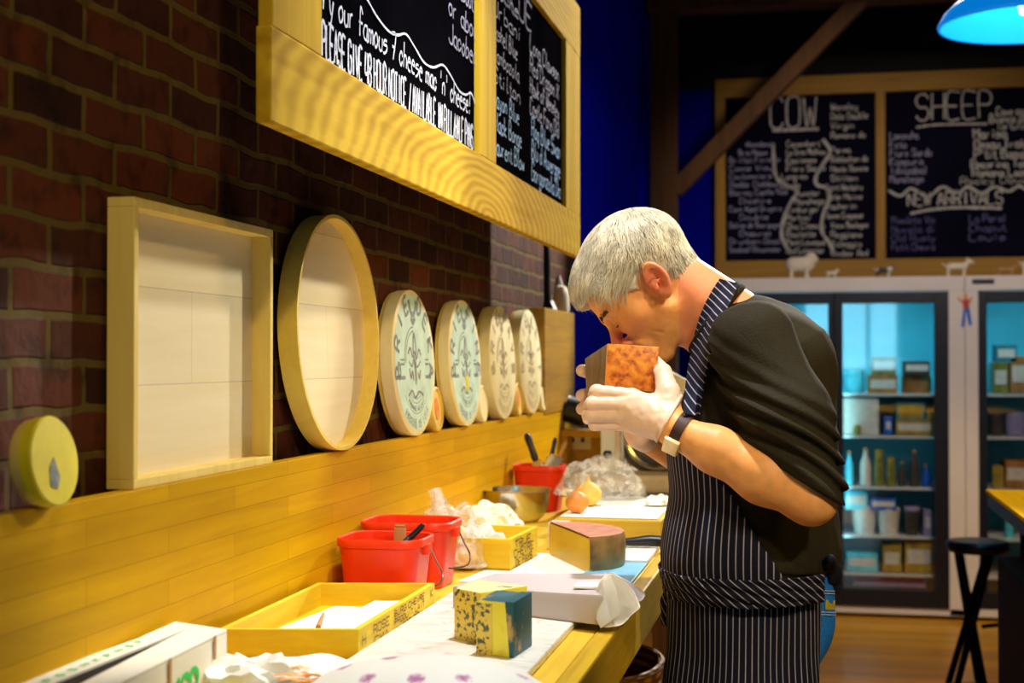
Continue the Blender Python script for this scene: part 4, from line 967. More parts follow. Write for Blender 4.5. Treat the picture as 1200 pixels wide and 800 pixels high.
# ---- second wooden crate (with papers) behind buckets
A2 = at(508, 690, Z=ZC); 
C2a = at(598, 670, Z=ZC); C2b = at(630, 652, Z=ZC); L2 = Vector((C2a.x - .17, C2a.y + .02, ZC)); D2 = L2 + (C2b - C2a)
cr2 = crate('wooden_crate', L2, C2a, D2, .062, 'smaller yellow wooden crate behind the red buckets, letters on its end', [('TRUE', .15, .66, .22, .6), ('CHEVRE', .12, .38, .22, .72), ('DE PAYS', .18, .08, .22, .6)])
def lump(nm, c, r, mat, label=None, cat=None, amp=.3, freq=2.5, sd=0, h=.004, parent=None, group=None, flat=None):
    """crumpled paper / film heap"""
    c = Vector(c); r = Vector(r); bm = BM()
    bmesh.ops.create_icosphere(bm, subdivisions=5 if mat == 'plastic_film' else 4, radius=1)
    for v in bm.verts:
        p = v.co.normalized(); n1 = noise.noise(p * freq + Vector((sd, 0, 0))); n2 = abs(noise.noise(p * freq * 2.3 + Vector((0, sd, 3)))) ; n3 = abs(noise.noise(p * freq * 5 + Vector((sd, 3, sd))))
        k = 1 + amp * (n1 * 1.2 - n2 * .9 - n3 * .12 + .25)
        v.co = Vector((p.x * r.x * k, p.y * r.y * k, p.z * r.z * k))
        if v.co.z < 0: v.co.z *= .15
        v.co += c
    zmin = min(v.co.z for v in bm.verts)
    for v in bm.verts: v.co.z += c.z - zmin
    o = obj(nm, bm, mat, parent, smooth=True, angle=28 if mat != 'plastic_film' else None)
    return single(o, label, cat, group) if label else o
c2c = (L2 + C2a + D2 + C2b) / 4
lump('crumpled_paper', c2c + Vector((-.01, 0, .008)), (.055, .036, .055), 'white_paper', 'crumpled white paper filling the smaller wooden crate', 'paper', .35, 2.2, 4)
# paper heap beyond crate 2
c = at(600, 612, Z=ZC + .005); lump('crumpled_paper', (c.x - .03, c.y - .10, ZC), (.07, .05, .052), 'white_paper', 'white paper heap on the counter before the steel bowl', 'paper', .3, 2.0, 9)
# ---- plastic bags with onions
def bag(c, r, label, sd, content, n=4, tail=None, cat='bag'):
    c = Vector(c); t = thing('plastic_bag', c, label, cat)
    lump('film', c + Vector((0, 0, .001)), r, 'plastic_film', None, None, .30, 1.35, sd, parent=t)
    if tail:
        bm = BM(); a = c + Vector((tail[0] * .45, tail[1] * .45, r[2] * .75)); b_ = c + Vector(tail)
        bmesh.ops.create_cone(bm, segments=28, radius1=r[0] * .45, radius2=r[0] * .30, depth=(b_ - a).length, cap_ends=False)
        q = (b_ - a).to_track_quat('Z', 'Y')
        bmesh.ops.subdivide_edges(bm, edges=[e for e in bm.edges if abs(e.verts[0].co.z - e.verts[1].co.z) > .001], cuts=6)
        for v in bm.verts:
            k = 1 + .35 * noise.noise(v.co * 70 + Vector((sd, 0, 0))); v.co.x *= k; v.co.y *= k * .6
            v.co = q @ v.co + (a + b_) / 2
        obj('twisted_neck', bm, 'plastic_film', t, smooth=True)
    return t
yb_ = yB + .22
cb1 = at(535, 625, Y=yb_ + .05); 
bag((cb1.x, cb1.y, ZC), (.062, .062, .098), 'clear plastic bag of round rolls standing behind second red bucket', 3, None, tail=(-.045, 0, .155))
for k, (dx, dy, dz_) in enumerate(((-.02, -.015, 0), (.02, -.01, .0), (0, .02, .0), (-.004, -.006, .045))):
    bm = BM(); lathe(bm, [(0, 0), (.016, .002), (.024, .012), (.025, .022), (.018, .034), (.006, .04), (0, .042)], (cb1.x + dx, cb1.y + dy, ZC + .004 + dz_), n=24)
    single(obj('bread_roll', bm, 'amber_bread', smooth=True), 'small golden roll inside the plastic bag behind the red buckets', 'roll', 'rolls in the plastic bag')
cb2 = at(500, 605, Y=yb_ + .10); bag((PXF + .065, yb_ + .16, ZC), (.052, .06, .085), 'empty clear plastic bag crumpled against the wooden wall', 8, None, tail=(-.0, -.02, .13))
# ---- steel bowl and spoon
bl = at(563, 585, Y=3.5); br2 = at(645, 585, Y=3.5); rb = (br2.x - bl.x) / 2; bc = Vector(((bl.x + br2.x) / 2, 3.5 + .0, ZC))
zt = at(605, 573, Y=3.5).z
zt = max(zt, ZC + .06)
bw = thing('steel_bowl', bc, 'round shiny stainless steel mixing bowl by the far red bucket', 'bowl')
hb = zt - ZC
bm = BM(); lathe(bm, [(0, 0), (rb * .62, .0), (rb * .80, hb * .18), (rb * .93, hb * .5), (rb * .97, hb * .97), (rb * 1.03, hb), (rb * 1.03, hb * 1.02), (rb * .95, hb * 1.01), (rb * .91, hb * .5), (rb * .76, hb * .2), (rb * .6, .004), (0, .004)], bc, n=64); obj('bowl_body', bm, 'steel', bw, smooth=True)
p0 = Vector((bc.x - rb * .72, bc.y - rb * .4, ZC + .02)); p1 = at(561, 569, Y=3.44)
bm = BM(); tube(bm, [p0, p0.lerp(p1, .6), p1], [.004, .005, .007], 8); single(obj('spoon_handle', bm, 'dark_steel', smooth=True), 'dark spoon handle sticking out at left of steel bowl', 'spoon')
# ---- far red bucket with knives
yC = 3.72; xlC = at(598, 560, Y=yC).x; xrC = at(656, 560, Y=yC).x; hC = at(627, 546, Y=yC).z - ZC
bucket((xlC + xrC) / 2, yC + .065, xrC - xlC, .13, hC, 'far red plastic bucket full of knives beside the steel bowl')
def knife(px0, py0, px1, py1, Y, mat, label, r_=.010, blade='steel'):
    a = at(px0, py0, Y=Y); b_ = at(px1, py1, Y=Y + .01); t = thing('knife', (a.x, a.y, ZC + .02), label, 'knife'); d_ = (b_ - a).normalized()
    bm = BM(); tube(bm, [a, a + d_ * .01, a.lerp(b_, .5), b_ - d_ * .01, b_], [r_ * .75, r_, r_ * .85, r_ * 1.05, r_ * .6], 12); obj('handle', bm, mat, t, smooth=True)
    bm = BM(); s_ = d_.cross(Vector((0, 1, 0))).normalized() * .013; e = a - d_ * .075; y_ = Vector((0, .001, 0)); hexa(bm, [e - s_ * .3 - y_, e + s_ * .6 - y_, e + s_ * .6 + y_, e - s_ * .3 + y_, a - s_ - y_, a + s_ - y_, a + s_ + y_, a - s_ + y_]); obj('blade', bm, blade, t)
knife(628, 540, 617, 508, yC + .06, 'black_plastic', 'black handled knife leftmost in the far red bucket')
knife(646, 536, 651, 513, yC + .09, 'navy_plastic', 'navy blue handled knife in the far red bucket', .0062)
knife(655, 535, 663, 517, yC + .05, 'tan_clay', 'slim brown handled tool at right in far red bucket', .006)
knife(640, 545, 648, 532, yC + .03, 'tub_white', 'white handled peeler lowest in the far red bucket', .0062)
# ---- chopping slab at the far end with white sheet, onion, film
s0 = at(650, 640, Z=ZC); s1_ = at(648, 581, Z=ZC + .06)
zsl = at(700, 608, Y=s0.y).z
sl = thing('chopping_block', ((s0.x + RX) / 2, s0.y + .3, ZC), 'thick wooden chopping block at far end of the counter', 'chopping board')
bm = BM(); bx(bm, s0.x, RX - .03, s0.y, s0.y + .50, ZC, zsl, .004); obj('block', bm, 'slab_wood', sl)
sheet('white_sheet', [(s0.x + .01, s0.y + .012), (RX - .04, s0.y + .012), (RX - .04, s0.y + .49), (s0.x + .01, s0.y + .49)], zsl + .0025, 'white_paper', 'white sheet covering the far chopping block', 'paper', .0)
sz_ = zsl + .004
for (px, py, r_, m_, lb) in ((668, 600, .026, 'onion_skin', 'brown onion at the left corner of the far chopping block'), (690, 592, .030, 'amber_bread', 'golden onion at left on the far chopping block')):
    c = at(px, py, Z=sz_); t = thing('onion', (c.x + .0, c.y + .0, sz_), lb, 'onion')
    c.x = max(c.x, s0.x + .035)
    bm = BM(); lathe(bm, [(0, 0), (r_ * .5, .001), (r_, r_ * .6), (r_ * .98, r_ * 1.1), (r_ * .6, r_ * 1.6), (r_ * .15, r_ * 1.85), (.002, r_ * 2.2), (0, r_ * 2.2)], (c.x, c.y, sz_), n=28); obj('bulb', bm, m_, t, smooth=True)
    bm = BM(); tube(bm, [(c.x, c.y, sz_ + r_ * 1.9), (c.x + .004, c.y, sz_ + r_ * 2.5)], [.003, .001], 6); obj('stem', bm, 'tan_clay', t, smooth=True)
c = at(705, 582, Z=sz_); bag((c.x, s0.y + .40, sz_), (.10, .045, .085), 'crumpled clear plastic bag on the far chopping block', 15, None)
bm = BM(); c = at(712, 532, Y=s0.y + .45); lathe(bm, [(0, -.012), (.008, -.01), (.012, 0), (.008, .009), (0, .01)], c, n=16); KNOB = bm
c = at(776, 592, Z=sz_); lump('paper_scrap', (c.x - .01, c.y, sz_), (.03, .03, .02), 'white_paper', 'small crumpled white scrap by the apron on far block', 'paper', .4, 2.5, 22)
# ---- slicing machine behind
ym = s0.y + .56
def sx(px, Y=ym): return at(px, 500, Y=Y).x
def sz(py, Y=ym): return at(720, py, Y=Y).z
sm = thing('slicing_machine', ((sx(700) + sx(790)) / 2, ym + .15, ZC), 'grey and white meat slicing machine behind the raised hands', 'slicer')
bm = BM(); bx(bm, sx(668), sx(800), ym, ym + .30, ZC, sz(577), .004); bx(bm, sx(672), sx(800), ym + .004, ym + .30, sz(577), sz(556), .012); obj('machine_base', bm, 'dull_beige', sm)
bm = BM(); bx(bm, sx(664), sx(800), ym - .003, ym + .002, sz(582), sz(577), .001); obj('dark_trim', bm, 'dark_steel', sm)
bm = BM(); bx(bm, sx(697), sx(724), ym + .10, ym + .17, sz(556), sz(492), .006); obj('column', bm, 'light_enamel', sm)
bm = BM(); bx(bm, sx(715), sx(722), ym + .095, ym + .10, sz(552), sz(498), .002); obj('steel_edge', bm, 'steel', sm)
bm = BM(); c = Vector((sx(765), ym + .16, sz(512))); lathe(bm, [(0, 0), (.10, 0), (.108, .008), (.108, .022), (.095, .03), (0, .034)], c, Matrix.Rotation(PI / 2, 4, 'X'), n=56); obj('blade_guard', bm, 'dark_steel', sm, smooth=True)
bm = BM(); lathe(bm, [(.085, .036), (.092, .040), (.085, .044), (.078, .040), (.085, .036)], c, Matrix.Rotation(PI / 2, 4, 'X'), n=56); obj('blade_ring', bm, 'steel', sm, smooth=True)
bm = BM(); tube(bm, [at(762, 430, Y=ym + .1), at(800, 452, Y=ym + .14)], .02, 12); bx(bm, -.045, .045, -.012, .012, -.05, .05, .008, Matrix.Translation(at(790, 462, Y=ym + .10)) @ Matrix.Rotation(math.radians(28), 4, 'Y')); obj('food_pusher', bm, 'cream_card', sm, smooth=True)
obj('control_knob', KNOB, 'black_plastic', sm, smooth=True)
# ledge shelf behind, black pot on side, socket plate
yk = 4.55
bm = BM(); bx(bm, PXF + .001, at(735, 500, Y=yk).x, yk, yk + .14, at(700, 504, Y=yk).z - .022, at(700, 504, Y=yk).z, .003); bx(bm, PXF + .002, PXF + .02, yk, yk + .14, ZC, at(700, 504, Y=yk).z - .022); bx(bm, PXF + .02, at(735, 500, Y=yk).x, yk + .12, yk + .14, ZC, at(700, 504, Y=yk).z - .022)
single(obj('back_shelf', bm, 'end_panel_wood'), 'small brown wooden shelf at far end of the counter', 'shelf')
zk = at(700, 504, Y=yk).z
bp = at(678, 488, Y=yk + .05); pot = thing('black_pot', (bp.x, bp.y, zk), 'black round pot lying on the small back shelf', 'pot')
rp = .045
bm = BM(); lathe(bm, [(0, 0), (rp * .9, .0), (rp, .01), (rp, .07), (rp * 1.06, .075), (rp * .94, .075), (rp * .9, .01), (0, .008)], (bp.x + .03, bp.y + .02, zk + rp * 1.06), Matrix.Rotation(math.radians(-75), 4, 'Y'), n=36); obj('pot_body', bm, 'black_plastic', pot, smooth=True)
bm = BM(); lathe(bm, [(0, 0), (.018, 0), (.018, .008), (0, .01)], (bp.x - .05, bp.y + .02, zk + rp), Matrix.Rotation(math.radians(-75), 4, 'Y'), n=20); tube(bm, [(bp.x - .02, bp.y + .02, zk + rp), (bp.x - .052, bp.y + .02, zk + rp)], .006); obj('knob', bm, 'black_plastic', pot, smooth=True)
c = at(677, 515, Y=yk + .119); bm = BM(); bx(bm, c.x - .045, c.x + .045, yk + .112, yk + .12, c.z - .032, c.z + .032, .003); sk = single(obj('socket_plate', bm, 'tub_white'), 'white socket plate under the small back shelf', 'socket')
bm = BM(); bx(bm, c.x - .022, c.x - .010, yk + .110, yk + .112, c.z - .008, c.z + .008); bx(bm, c.x + .012, c.x + .024, yk + .110, yk + .112, c.z - .008, c.z + .008); obj('socket_hole', bm, 'black_plastic', sk)
# ---- half wheel of cheese
a = at(632, 672, Z=ZC); b_ = at(690, 672, Z=ZC); d_ = at(727, 668, Z=ZC)
hw_ = at(690, 627, Y=b_.y).z - ZC
hw_ = at(632, 615, Y=a.y).z - ZC
plain('wheel_rind_top', (.52, .20, .11), .6, var=.25, scale=30); plain('wheel_rind_side', (.42, .22, .06), .55, var=.5, scale=26); plain('wheel_paste', (.72, .48, .02), .5, var=.06, scale=9)
a = Vector((at(632, 640, Y=2.78).x, 2.90, ZC)); b_ = Vector((at(690, 640, Y=2.66).x, 2.665, ZC))
ctr = (a + b_) / 2; Rw = (b_ - a).length / 2; hw_ = at(690, 629, Y=b_.y).z - ZC
wh = thing('half_cheese_wheel', ctr, 'half wheel of cheese with pinkish rind and yellow cut face', 'cheese')
u_ = (b_ - a).normalized(); v_ = Vector((-u_.y, u_.x, 0)) 
if v_.x < 0: v_ = -v_
arc = [u_ * Rw * math.cos(t_) + v_ * Rw * .80 * math.sin(t_) for t_ in seq(0, PI, 40)]
bm = BM(); prof = [(1, .0), (1.03, .012), (1.04, hw_ * .5), (1.03, hw_ - .008), (1.0, hw_)]
rows = [[bm.verts.new(ctr + p * k + Vector((0, 0, z))) for p in arc] for k, z in prof]
for r0, r1 in zip(rows, rows[1:]):
    for i in range(len(arc) - 1): bm.faces.new((r0[i], r0[i + 1], r1[i + 1], r1[i]))
obj('rind_side', bm, 'wheel_rind_side', wh, smooth=True)
bm = BM(); vs = [bm.verts.new(ctr + p * 1.0 + Vector((0, 0, hw_))) for p in arc]; c_ = bm.verts.new(ctr + Vector((0, 0, hw_ + .001)))
for i in range(len(arc) - 1): bm.faces.new((vs[i], vs[i + 1], c_))
obj('rind_top', bm, 'wheel_rind_top', wh, smooth=True)
bm = BM(); hexa(bm, [ctr - u_ * Rw * 1.03, ctr + u_ * Rw * 1.03, ctr + u_ * Rw * 1.0 + v_ * .01, ctr - u_ * Rw * 1.0 + v_ * .01] + [q + Vector((0, 0, hw_ - .003)) for q in (ctr - u_ * Rw * 1.02, ctr + u_ * Rw * 1.02, ctr + u_ * Rw * 1.0 + v_ * .01, ctr - u_ * Rw * 1.0 + v_ * .01)], .002); obj('cut_face', bm, 'wheel_paste', wh, smooth=True)
sheet('white_sheet', [(ctr.x - .16, ctr.y - .26), (RX - .05, ctr.y - .28), (RX - .05, ctr.y + .16), (ctr.x - .12, ctr.y + .14)], ZC + .0018, 'white_paper', 'white sheet beneath the half cheese wheel', 'paper', .0)
bx_ = at(655, 611, Y=s0.y - .05); bm = BM(); bx(bm, bx_.x - .02, bx_.x + .02, s0.y - .07, s0.y - .02, ZC, bx_.z, .003); single(obj('small_carton', bm, 'tub_white'), 'tiny white carton behind the half cheese wheel', 'carton')
# black knife on counter and blue tray
k0 = at(730, 655, Z=ZC + .02); k1_ = at(784, 652, Z=ZC + .02)
kn = thing('knife', (k1_.x, k1_.y, ZC), 'black knife lying across the counter against the apron', 'knife')
ky = 2.98
bm = BM(); tube(bm, [(RX - .10, ky, ZC + .022), (RX - .05, ky + .005, ZC + .026), (RX - .005, ky + .01, ZC + .024), (RX + .015, ky + .012, ZC + .020)], [.008, .012, .012, .008], 12); obj('handle', bm, 'black_plastic', kn, smooth=True)
bm = BM(); hexa(bm, [Vector(p) for p in ((RX - .20, ky - .01, ZC + .012), (RX - .10, ky - .014, ZC + .018), (RX - .10, ky + .014, ZC + .018), (RX - .20, ky + .006, ZC + .012), (RX - .20, ky - .01, ZC + .014), (RX - .10, ky - .014, ZC + .021), (RX - .10, ky + .014, ZC + .021), (RX - .20, ky + .006, ZC + .014))]); obj('blade', bm, 'black_metal', kn)
tr = thing('blue_tray', (RX - .09, 2.78, ZC), 'pale blue plastic tray with paper beneath black knife', 'tray')
bm = BM(); bx(bm, RX - .135, RX - .032, 2.52, 2.80, ZC + .002, ZC + .006, .002); obj('tray_floor', bm, 'blue_tray', tr)
bm = BM(); bx(bm, RX - .135, RX - .032, 2.80, 3.03, ZC + .002, ZC + .011, .002); obj('tray_liner', bm, 'white_paper', tr)
# ---- white marble board along the middle
m, nt, b = newmat('marble'); n = N(nt, 'ShaderNodeTexNoise'); n.inputs['Scale'].default_value = 5; n.inputs['Detail'].default_value = 6; n.inputs['Distortion'].default_value = 1.6
nt.links.new(coords(nt, (1, 3.2, 1), (0, 0, .3)), n.inputs[0]); nt.links.new(ramp(nt, n.outputs[0], [(.44, (.80, .80, .74)), (.50, (.60, .60, .55)), (.53, (.80, .80, .74))]), b.inputs['Base Color']); b.inputs['Roughness'].default_value = .3
mr = at(671, 800, Z=ZC); 
mb = BM(); bx(mb, -.60, RX - .065, .9, 2.46, ZC + .0005, ZC + .012, .003); 
bm = mb; single(obj('marble_board', bm, 'marble'), 'long white marble board with grey veins on counter middle', 'board')
ZM = ZC + .012
# ---- grey wrapped carton with folded paper
g0 = at(556, 712, Z=ZM); g1 = at(700, 735, Z=ZM); hh = .05
gA = Vector((g0.x, 2.27, ZM)); gB = Vector((at(722, 735, Y=2.19).x, 2.17, ZM)); dv = Vector((.02, .22, 0))
gA = at(530, 712, Z=ZM); gB = at(713, 734, Z=ZM)
gD = at(580, 670, Z=ZM + .045); gD.z = ZM; gC = at(716, 672, Z=ZM + .045); gC.z = ZM
hh = .046
pk = thing('wrapped_package', (gA + gB + gC + gD) / 4, 'flat package in pale grey paper on marble behind blue cheeses', 'package')
bm = BM(); Z_ = Vector((0, 0, hh)); hexa(bm, [gA, gB, gC, gD, gA + Z_ * .75, gB + Z_, gC + Z_ * 1.0, gD + Z_ * .95], .004); obj('paper_wrap', bm, 'grey_paper', pk, smooth=True)
u_ = (gB - gA).normalized(); v_ = (gD - gA).normalized()
bm = BM(); q = gB + Z_ - u_ * .075 + v_ * .05; bx(bm, q.x - .015, q.x + .045, q.y - .02, q.y + .02, q.z, q.z + .004, .001); obj('white_tab', bm, 'white_paper', pk)
# folded paper fan at its right end
fp = thing('folded_paper', gB + Vector((0, 0, 0)), 'stiff cream paper folded over the right end of the package', 'paper')
def patch(bm, rows, th=.0015):
    R = [[bm.verts.new(p) for p in r] for r in rows]
    for a_, b2 in zip(R, R[1:]):
        for i in range(len(a_) - 1): bm.faces.new((a_[i], a_[i + 1], b2[i + 1], b2[i]))
    r = bmesh.ops.solidify(bm, geom=bm.faces[:], thickness=th)
ybf = gB.y
def pp(px, py, dy): return at(px, py, Y=ybf + dy)
bm = BM()
patch(bm, [[pp(x, y, dy) for x, y, dy in r] for r in (
  [(696, 700, .03), (703, 676, .04), (716, 668, .06), (728, 676, .09), (742, 690, .12)],
  [(694, 715, .02), (703, 688, .02), (716, 682, .04), (732, 690, .08), (748, 702, .11)],
  [(700, 730, .00), (712, 715, .0), (724, 706, .03), (738, 706, .06), (750, 708, .09)],
  [(706, 736, -.005), (720, 735, -.005), (732, 733, .02), (738, 722, .05), (752, 712, .08)])])
obj('front_fold', bm, 'cream_card', fp, smooth=True).modifiers.new('soft', 'SUBSURF').levels = 2
bm = BM()
patch(bm, [[pp(x, y, dy) for x, y, dy in r] for r in (
  [(708, 667, .10), (722, 672, .12), (740, 682, .14), (757, 694, .15)],
  [(712, 676, .08), (726, 684, .10), (742, 694, .12), (757, 698, .13)],
  [(712, 690, .06), (726, 698, .08), (740, 704, .10), (752, 706, .11)])])
obj('rear_fold', bm, 'grey_paper', fp, smooth=True).modifiers.new('soft', 'SUBSURF').levels = 2
bm = BM(); patch(bm, [[pp(x, y, dy) for x, y, dy in r] for r in ([(698, 706, .012), (706, 682, .010), (716, 676, .016)], [(699, 726, .002), (710, 700, 0), (722, 690, .006)], [(704, 736, -.008), (716, 728, -.008), (727, 718, -.002)])])
obj('white_inner_fold', bm, 'white_paper', fp, smooth=True)
# ---- blue cheese wedges
def veined(name, base, vein, thr=.56, s=70):
    m, nt, b = newmat(name); v = N(nt, 'ShaderNodeTexVoronoi'); v.inputs['Scale'].default_value = s; n = N(nt, 'ShaderNodeTexNoise'); n.inputs['Scale'].default_value = s * .9; n.inputs['Detail'].default_value = 4; n.inputs['Distortion'].default_value = .3
    co = coords(nt); nt.links.new(co, n.inputs[0]); nt.links.new(ramp(nt, n.outputs[0], [(thr - .02, base), (thr + .04, vein)]), b.inputs['Base Color']); b.inputs['Roughness'].default_value = .5
    bump(nt, b, n.outputs[0], .4, .002)
veined('blue_paste', (.84, .62, .09), (.07, .10, .06), .55, 150); veined('creamy_paste', (.95, .84, .06), (.86, .72, .05), .6, 20); veined('dark_rind', (.012, .10, .13), (.55, .36, .10), .60, 28); veined('pale_top', (.84, .76, .42), (.05, .07, .06), .62, 40)
def cheese(P, h, label, mats):
    """P: 4 base corners ccw; mats for near-left, near-right, back, top"""
    c = sum((Vector(p) for p in P), Vector()) / 4; t = thing('blue_cheese_wedge', c, label, 'cheese'); P = [Vector(p) for p in P]; H = Vector((0, 0, h))
    bm = BM(); hexa(bm, P + [p + H for p in P], .0025); bm.normal_update()
    o = obj('cheese_paste', bm, ['blue_paste', 'creamy_paste', 'dark_rind', 'pale_top'], t, smooth=True, angle=30)
    for p in o.data.polygons:
        n_ = p.normal; best = 0; bv = -9
        for k in range(4):
            e = P[(k + 1) % 4] - P[k]; nn = Vector((e.y, -e.x, 0)).normalized(); d_ = n_.dot(nn)
            if d_ > bv: bv, best = d_, k
        p.material_index = mats[4] if n_.z > .7 else mats[best]
    bm = BM(); q = [c + (p - c) * 1.012 for p in P]; return t, P, H
# cheese 2 (near): paste left face, cream front, teal rind right
zc_ = ZM
w0 = at(559, 766, Z=zc_); w1_ = at(601, 771, Z=zc_); w2_ = at(617, 760, Z=zc_); 
w2_ = w1_ + (w2_ - w1_) * 1.35; w3 = w0 + (w2_ - w1_) * 1.0
h2 = at(580, 703, Y=w0.y).z - zc_
t2_ = cheese([w0, w1_, w2_, w3], h2, 'nearer blue cheese wedge with dark teal rind at right', [1, 2, 2, 0, 2])
bm = BM(); # cream strip between paste and rind on the near face: rind cap wrapping over the edge
e_ = (w1_ - w0); 
hexa(bm, [w1_ - e_ * .10 - Vector((0, .0008, 0)), w1_ + Vector((.0015, -.0008, 0)), w2_ + Vector((.0015, 0, 0)), w2_ - e_ * .10] + [q + Vector((0, 0, h2 + .001)) for q in (w1_ - e_ * .22 - Vector((0, .0008, 0)), w1_ + Vector((.0015, -.0008, 0)), w2_ + Vector((.0015, 0, 0)), w2_ - e_ * .3)], .0015)
obj('rind', bm, 'dark_rind', t2_[0], smooth=True, angle=30)
bm = BM(); hexa(bm, [w0 - Vector((.0008, .0008, 0)), w0 + e_ * .42 - Vector((0, .0012, 0)), w0 + e_ * .42 + Vector((0, .002, 0)), w0 + Vector((-.0008, .002, 0))] + [q + Vector((0, 0, h2 - .004)) for q in (w0 - Vector((.0008, .0008, 0)), w0 + e_ * .42 - Vector((0, .0012, 0)), w0 + e_ * .42 + Vector((0, .002, 0)), w0 + Vector((-.0008, .002, 0)))])
obj('veined_face', bm, 'blue_paste', t2_[0])
v0 = at(532, 748, Z=zc_); v1 = at(562, 757, Z=zc_); v1 = Vector((v1.x - .002, v1.y + .012, zc_)); v2 = v1 + Vector((.052, .075, 0)); v3 = v0 + Vector((.015, .085, 0))
h3 = at(545, 689, Y=v0.y).z - zc_
cheese([v0, v1, v2, v3], h3, 'rear blue cheese wedge with heavily veined yellow face', [0, 1, 2, 0, 3])
# ---- patterned paper mound in front
m, nt, b = newmat('flower_paper'); b.inputs['Roughness'].default_value = .6
vo = N(nt, 'ShaderNodeTexVoronoi'); vo.inputs['Scale'].default_value = 19; vo.inputs['Randomness'].default_value = .35; nt.links.new(coords(nt, (1, .8, 0)), vo.inputs[0])
n = N(nt, 'ShaderNodeTexNoise'); n.inputs['Scale'].default_value = 200; nt.links.new(coords(nt), n.inputs[0])
ad = N(nt, 'ShaderNodeMath', operation='MULTIPLY_ADD'); ad.inputs[1].default_value = .22; nt.links.new(n.outputs[0], ad.inputs[0]); nt.links.new(vo.outputs['Distance'], ad.inputs[2])
nt.links.new(ramp(nt, ad.outputs[0], [(.28, (.42, .12, .30)), (.36, (.80, .80, .74))]), b.inputs['Base Color'])
fc = at(497, 800, Z=ZM + .03)
bm = BM(); lathe(bm, [(0, .052), (.04, .050), (.08, .044), (.115, .030), (.14, .012), (.15, .0), (0, 0)], (fc.x, fc.y + .015, ZM + .0005), n=72, sx=1.05, sy=.95)
for v in bm.verts:
    if v.co.z > ZM + .004: v.co.z += .004 * noise.noise(v.co * 22)
single(obj('wrapped_cheese', bm, 'flower_paper', smooth=True), 'round cheese wrapped in white paper with purple flowers, nearest foreground', 'cheese')
# ---- crumpled film / paper with orange print
c = at(312, 800, Z=ZC + .02)
lump('crumpled_wrapper', (c.x - .03, c.y + .02, ZC), (.085, .06, .040), 'white_paper', 'crumpled white wrapper beside the cardboard box in front', 'wrapper', .4, 2.6, 31)
c2_ = at(375, 795, Z=ZC + .012)
o = sheet('printed_wrapper', [(c2_.x - .09, c2_.y - .06), (c2_.x + .045, c2_.y - .09), (c2_.x + .045, c2_.y + .035), (c2_.x - .07, c2_.y + .05)], ZC + .020, 'white_paper', 'white wrapper with orange print between box and flower paper', 'wrapper', .014, seed=11)
bm = BM()
for (px, py, s_) in ((352, 782, .9), (357, 789, 1.2), (338, 792, 1.3), (372, 791, 1.1), (345, 797, 1.3), (364, 798, 1.0)):
    q = at(px, py, Z=ZC + .034)
    P = [(q.x - .014 * s_, q.y - .002, q.z), (q.x - .004, q.y + .004, q.z + .001), (q.x + .004, q.y - .003, q.z + .001), (q.x + .015 * s_, q.y + .002, q.z)]
    ribbon(bm, smoothline(P, 3), .006 * s_, (0, 0, 1))
obj('orange_print', bm, 'orange_ink', o)
# ---- white carton, foreground left
K0 = at(160, 726, Z=ZC + .075); K1 = at(266, 737, Z=ZC + .075)
zb = ZC + .075
Kn = at(150, 801, Z=zb)
d1 = (K1 - at(140, 800, Z=zb)); d1 = d1.normalized()
back = Vector((-d1.x, -d1.y, 0))
Lx = .52
A_ = K1 + back * Lx; B_ = K0 + back * Lx
def dn(p, z=ZC): return Vector((p.x, p.y, z))
cbx = thing('cardboard_box', dn((K0 + K1 + A_ + B_) / 4), 'flat white cardboard box with green print, bottom left corner', 'box')
K0.x = max(K0.x, PXF + .012)
bm = BM(); hexa(bm, [dn(A_), dn(K1), dn(K0), dn(B_), A_ - Vector((0, 0, .004)), K1 - Vector((0, 0, .004)), K0 - Vector((0, 0, .004)), B_ - Vector((0, 0, .004))], .001); obj('box_body', bm, 'cream_card', cbx)
e1 = (K1 - K0)
def top(a, l): return K0 + e1 * a + back * l        # a across 0..1 from wall side, l back from the far edge
def lid(nm, a0_, l0, a1_, l1, a2_, l2, a3_, l3, mat='cream_card', dz=.0):
    bm = BM(); P = [top(a0_, l0), top(a1_, l1), top(a2_, l2), top(a3_, l3)]; hexa(bm, [p + Vector((0, 0, dz - .0035)) for p in P] + [p + Vector((0, 0, dz)) for p in P], .0006); return obj(nm, bm, mat, cbx)
lid('top_flap', 0, 0, 1, 0, 1, .035, 0, .035); lid('top_flap', 0, .035, .40, .035, .05, Lx, 0, Lx); f2_ = lid('top_flap', .42, .035, 1, .035, 1, Lx, .62, Lx)
lid('dark_slot', .40, .035, .42, .035, .62, Lx, .05, Lx, 'black_metal', -.003)
bm = BM()
for i in range(11): write(bm, random.choice('KSPRNGE'), top(.20 - .009 * i, .13 + .026 * i) + Vector((0, 0, .0006)), (-back.x, -back.y, 0), (-e1.x, -e1.y, 0), .010, .012, .002)
obj('green_print', bm, 'green_ink', f2_)
side = Vector((-d1.y, d1.x, 0)); side = side if side.x > 0 else -side
bm = BM(); q = dn(K1) + back * .165 + side * .001 + Vector((0, 0, .012)); write(bm, 'KSP', q, -back, (0, 0, 1), .034, .078, .0075, .1)
obj('green_print', bm, 'green_ink', cbx)
for l_ in (.045, .175):
    bm = BM(); q = K1 + back * l_ + side * .0012; hexa(bm, [q + Vector((0, 0, -.028)), q - back * .006 + Vector((0, 0, -.028)), q - back * .006 + side * .001 + Vector((0, 0, -.028)), q + side * .001 + Vector((0, 0, -.028)), q, q - back * .006, q - back * .006 + side * .001, q + side * .001]); obj('tape_tab', bm, 'tan_clay', cbx)
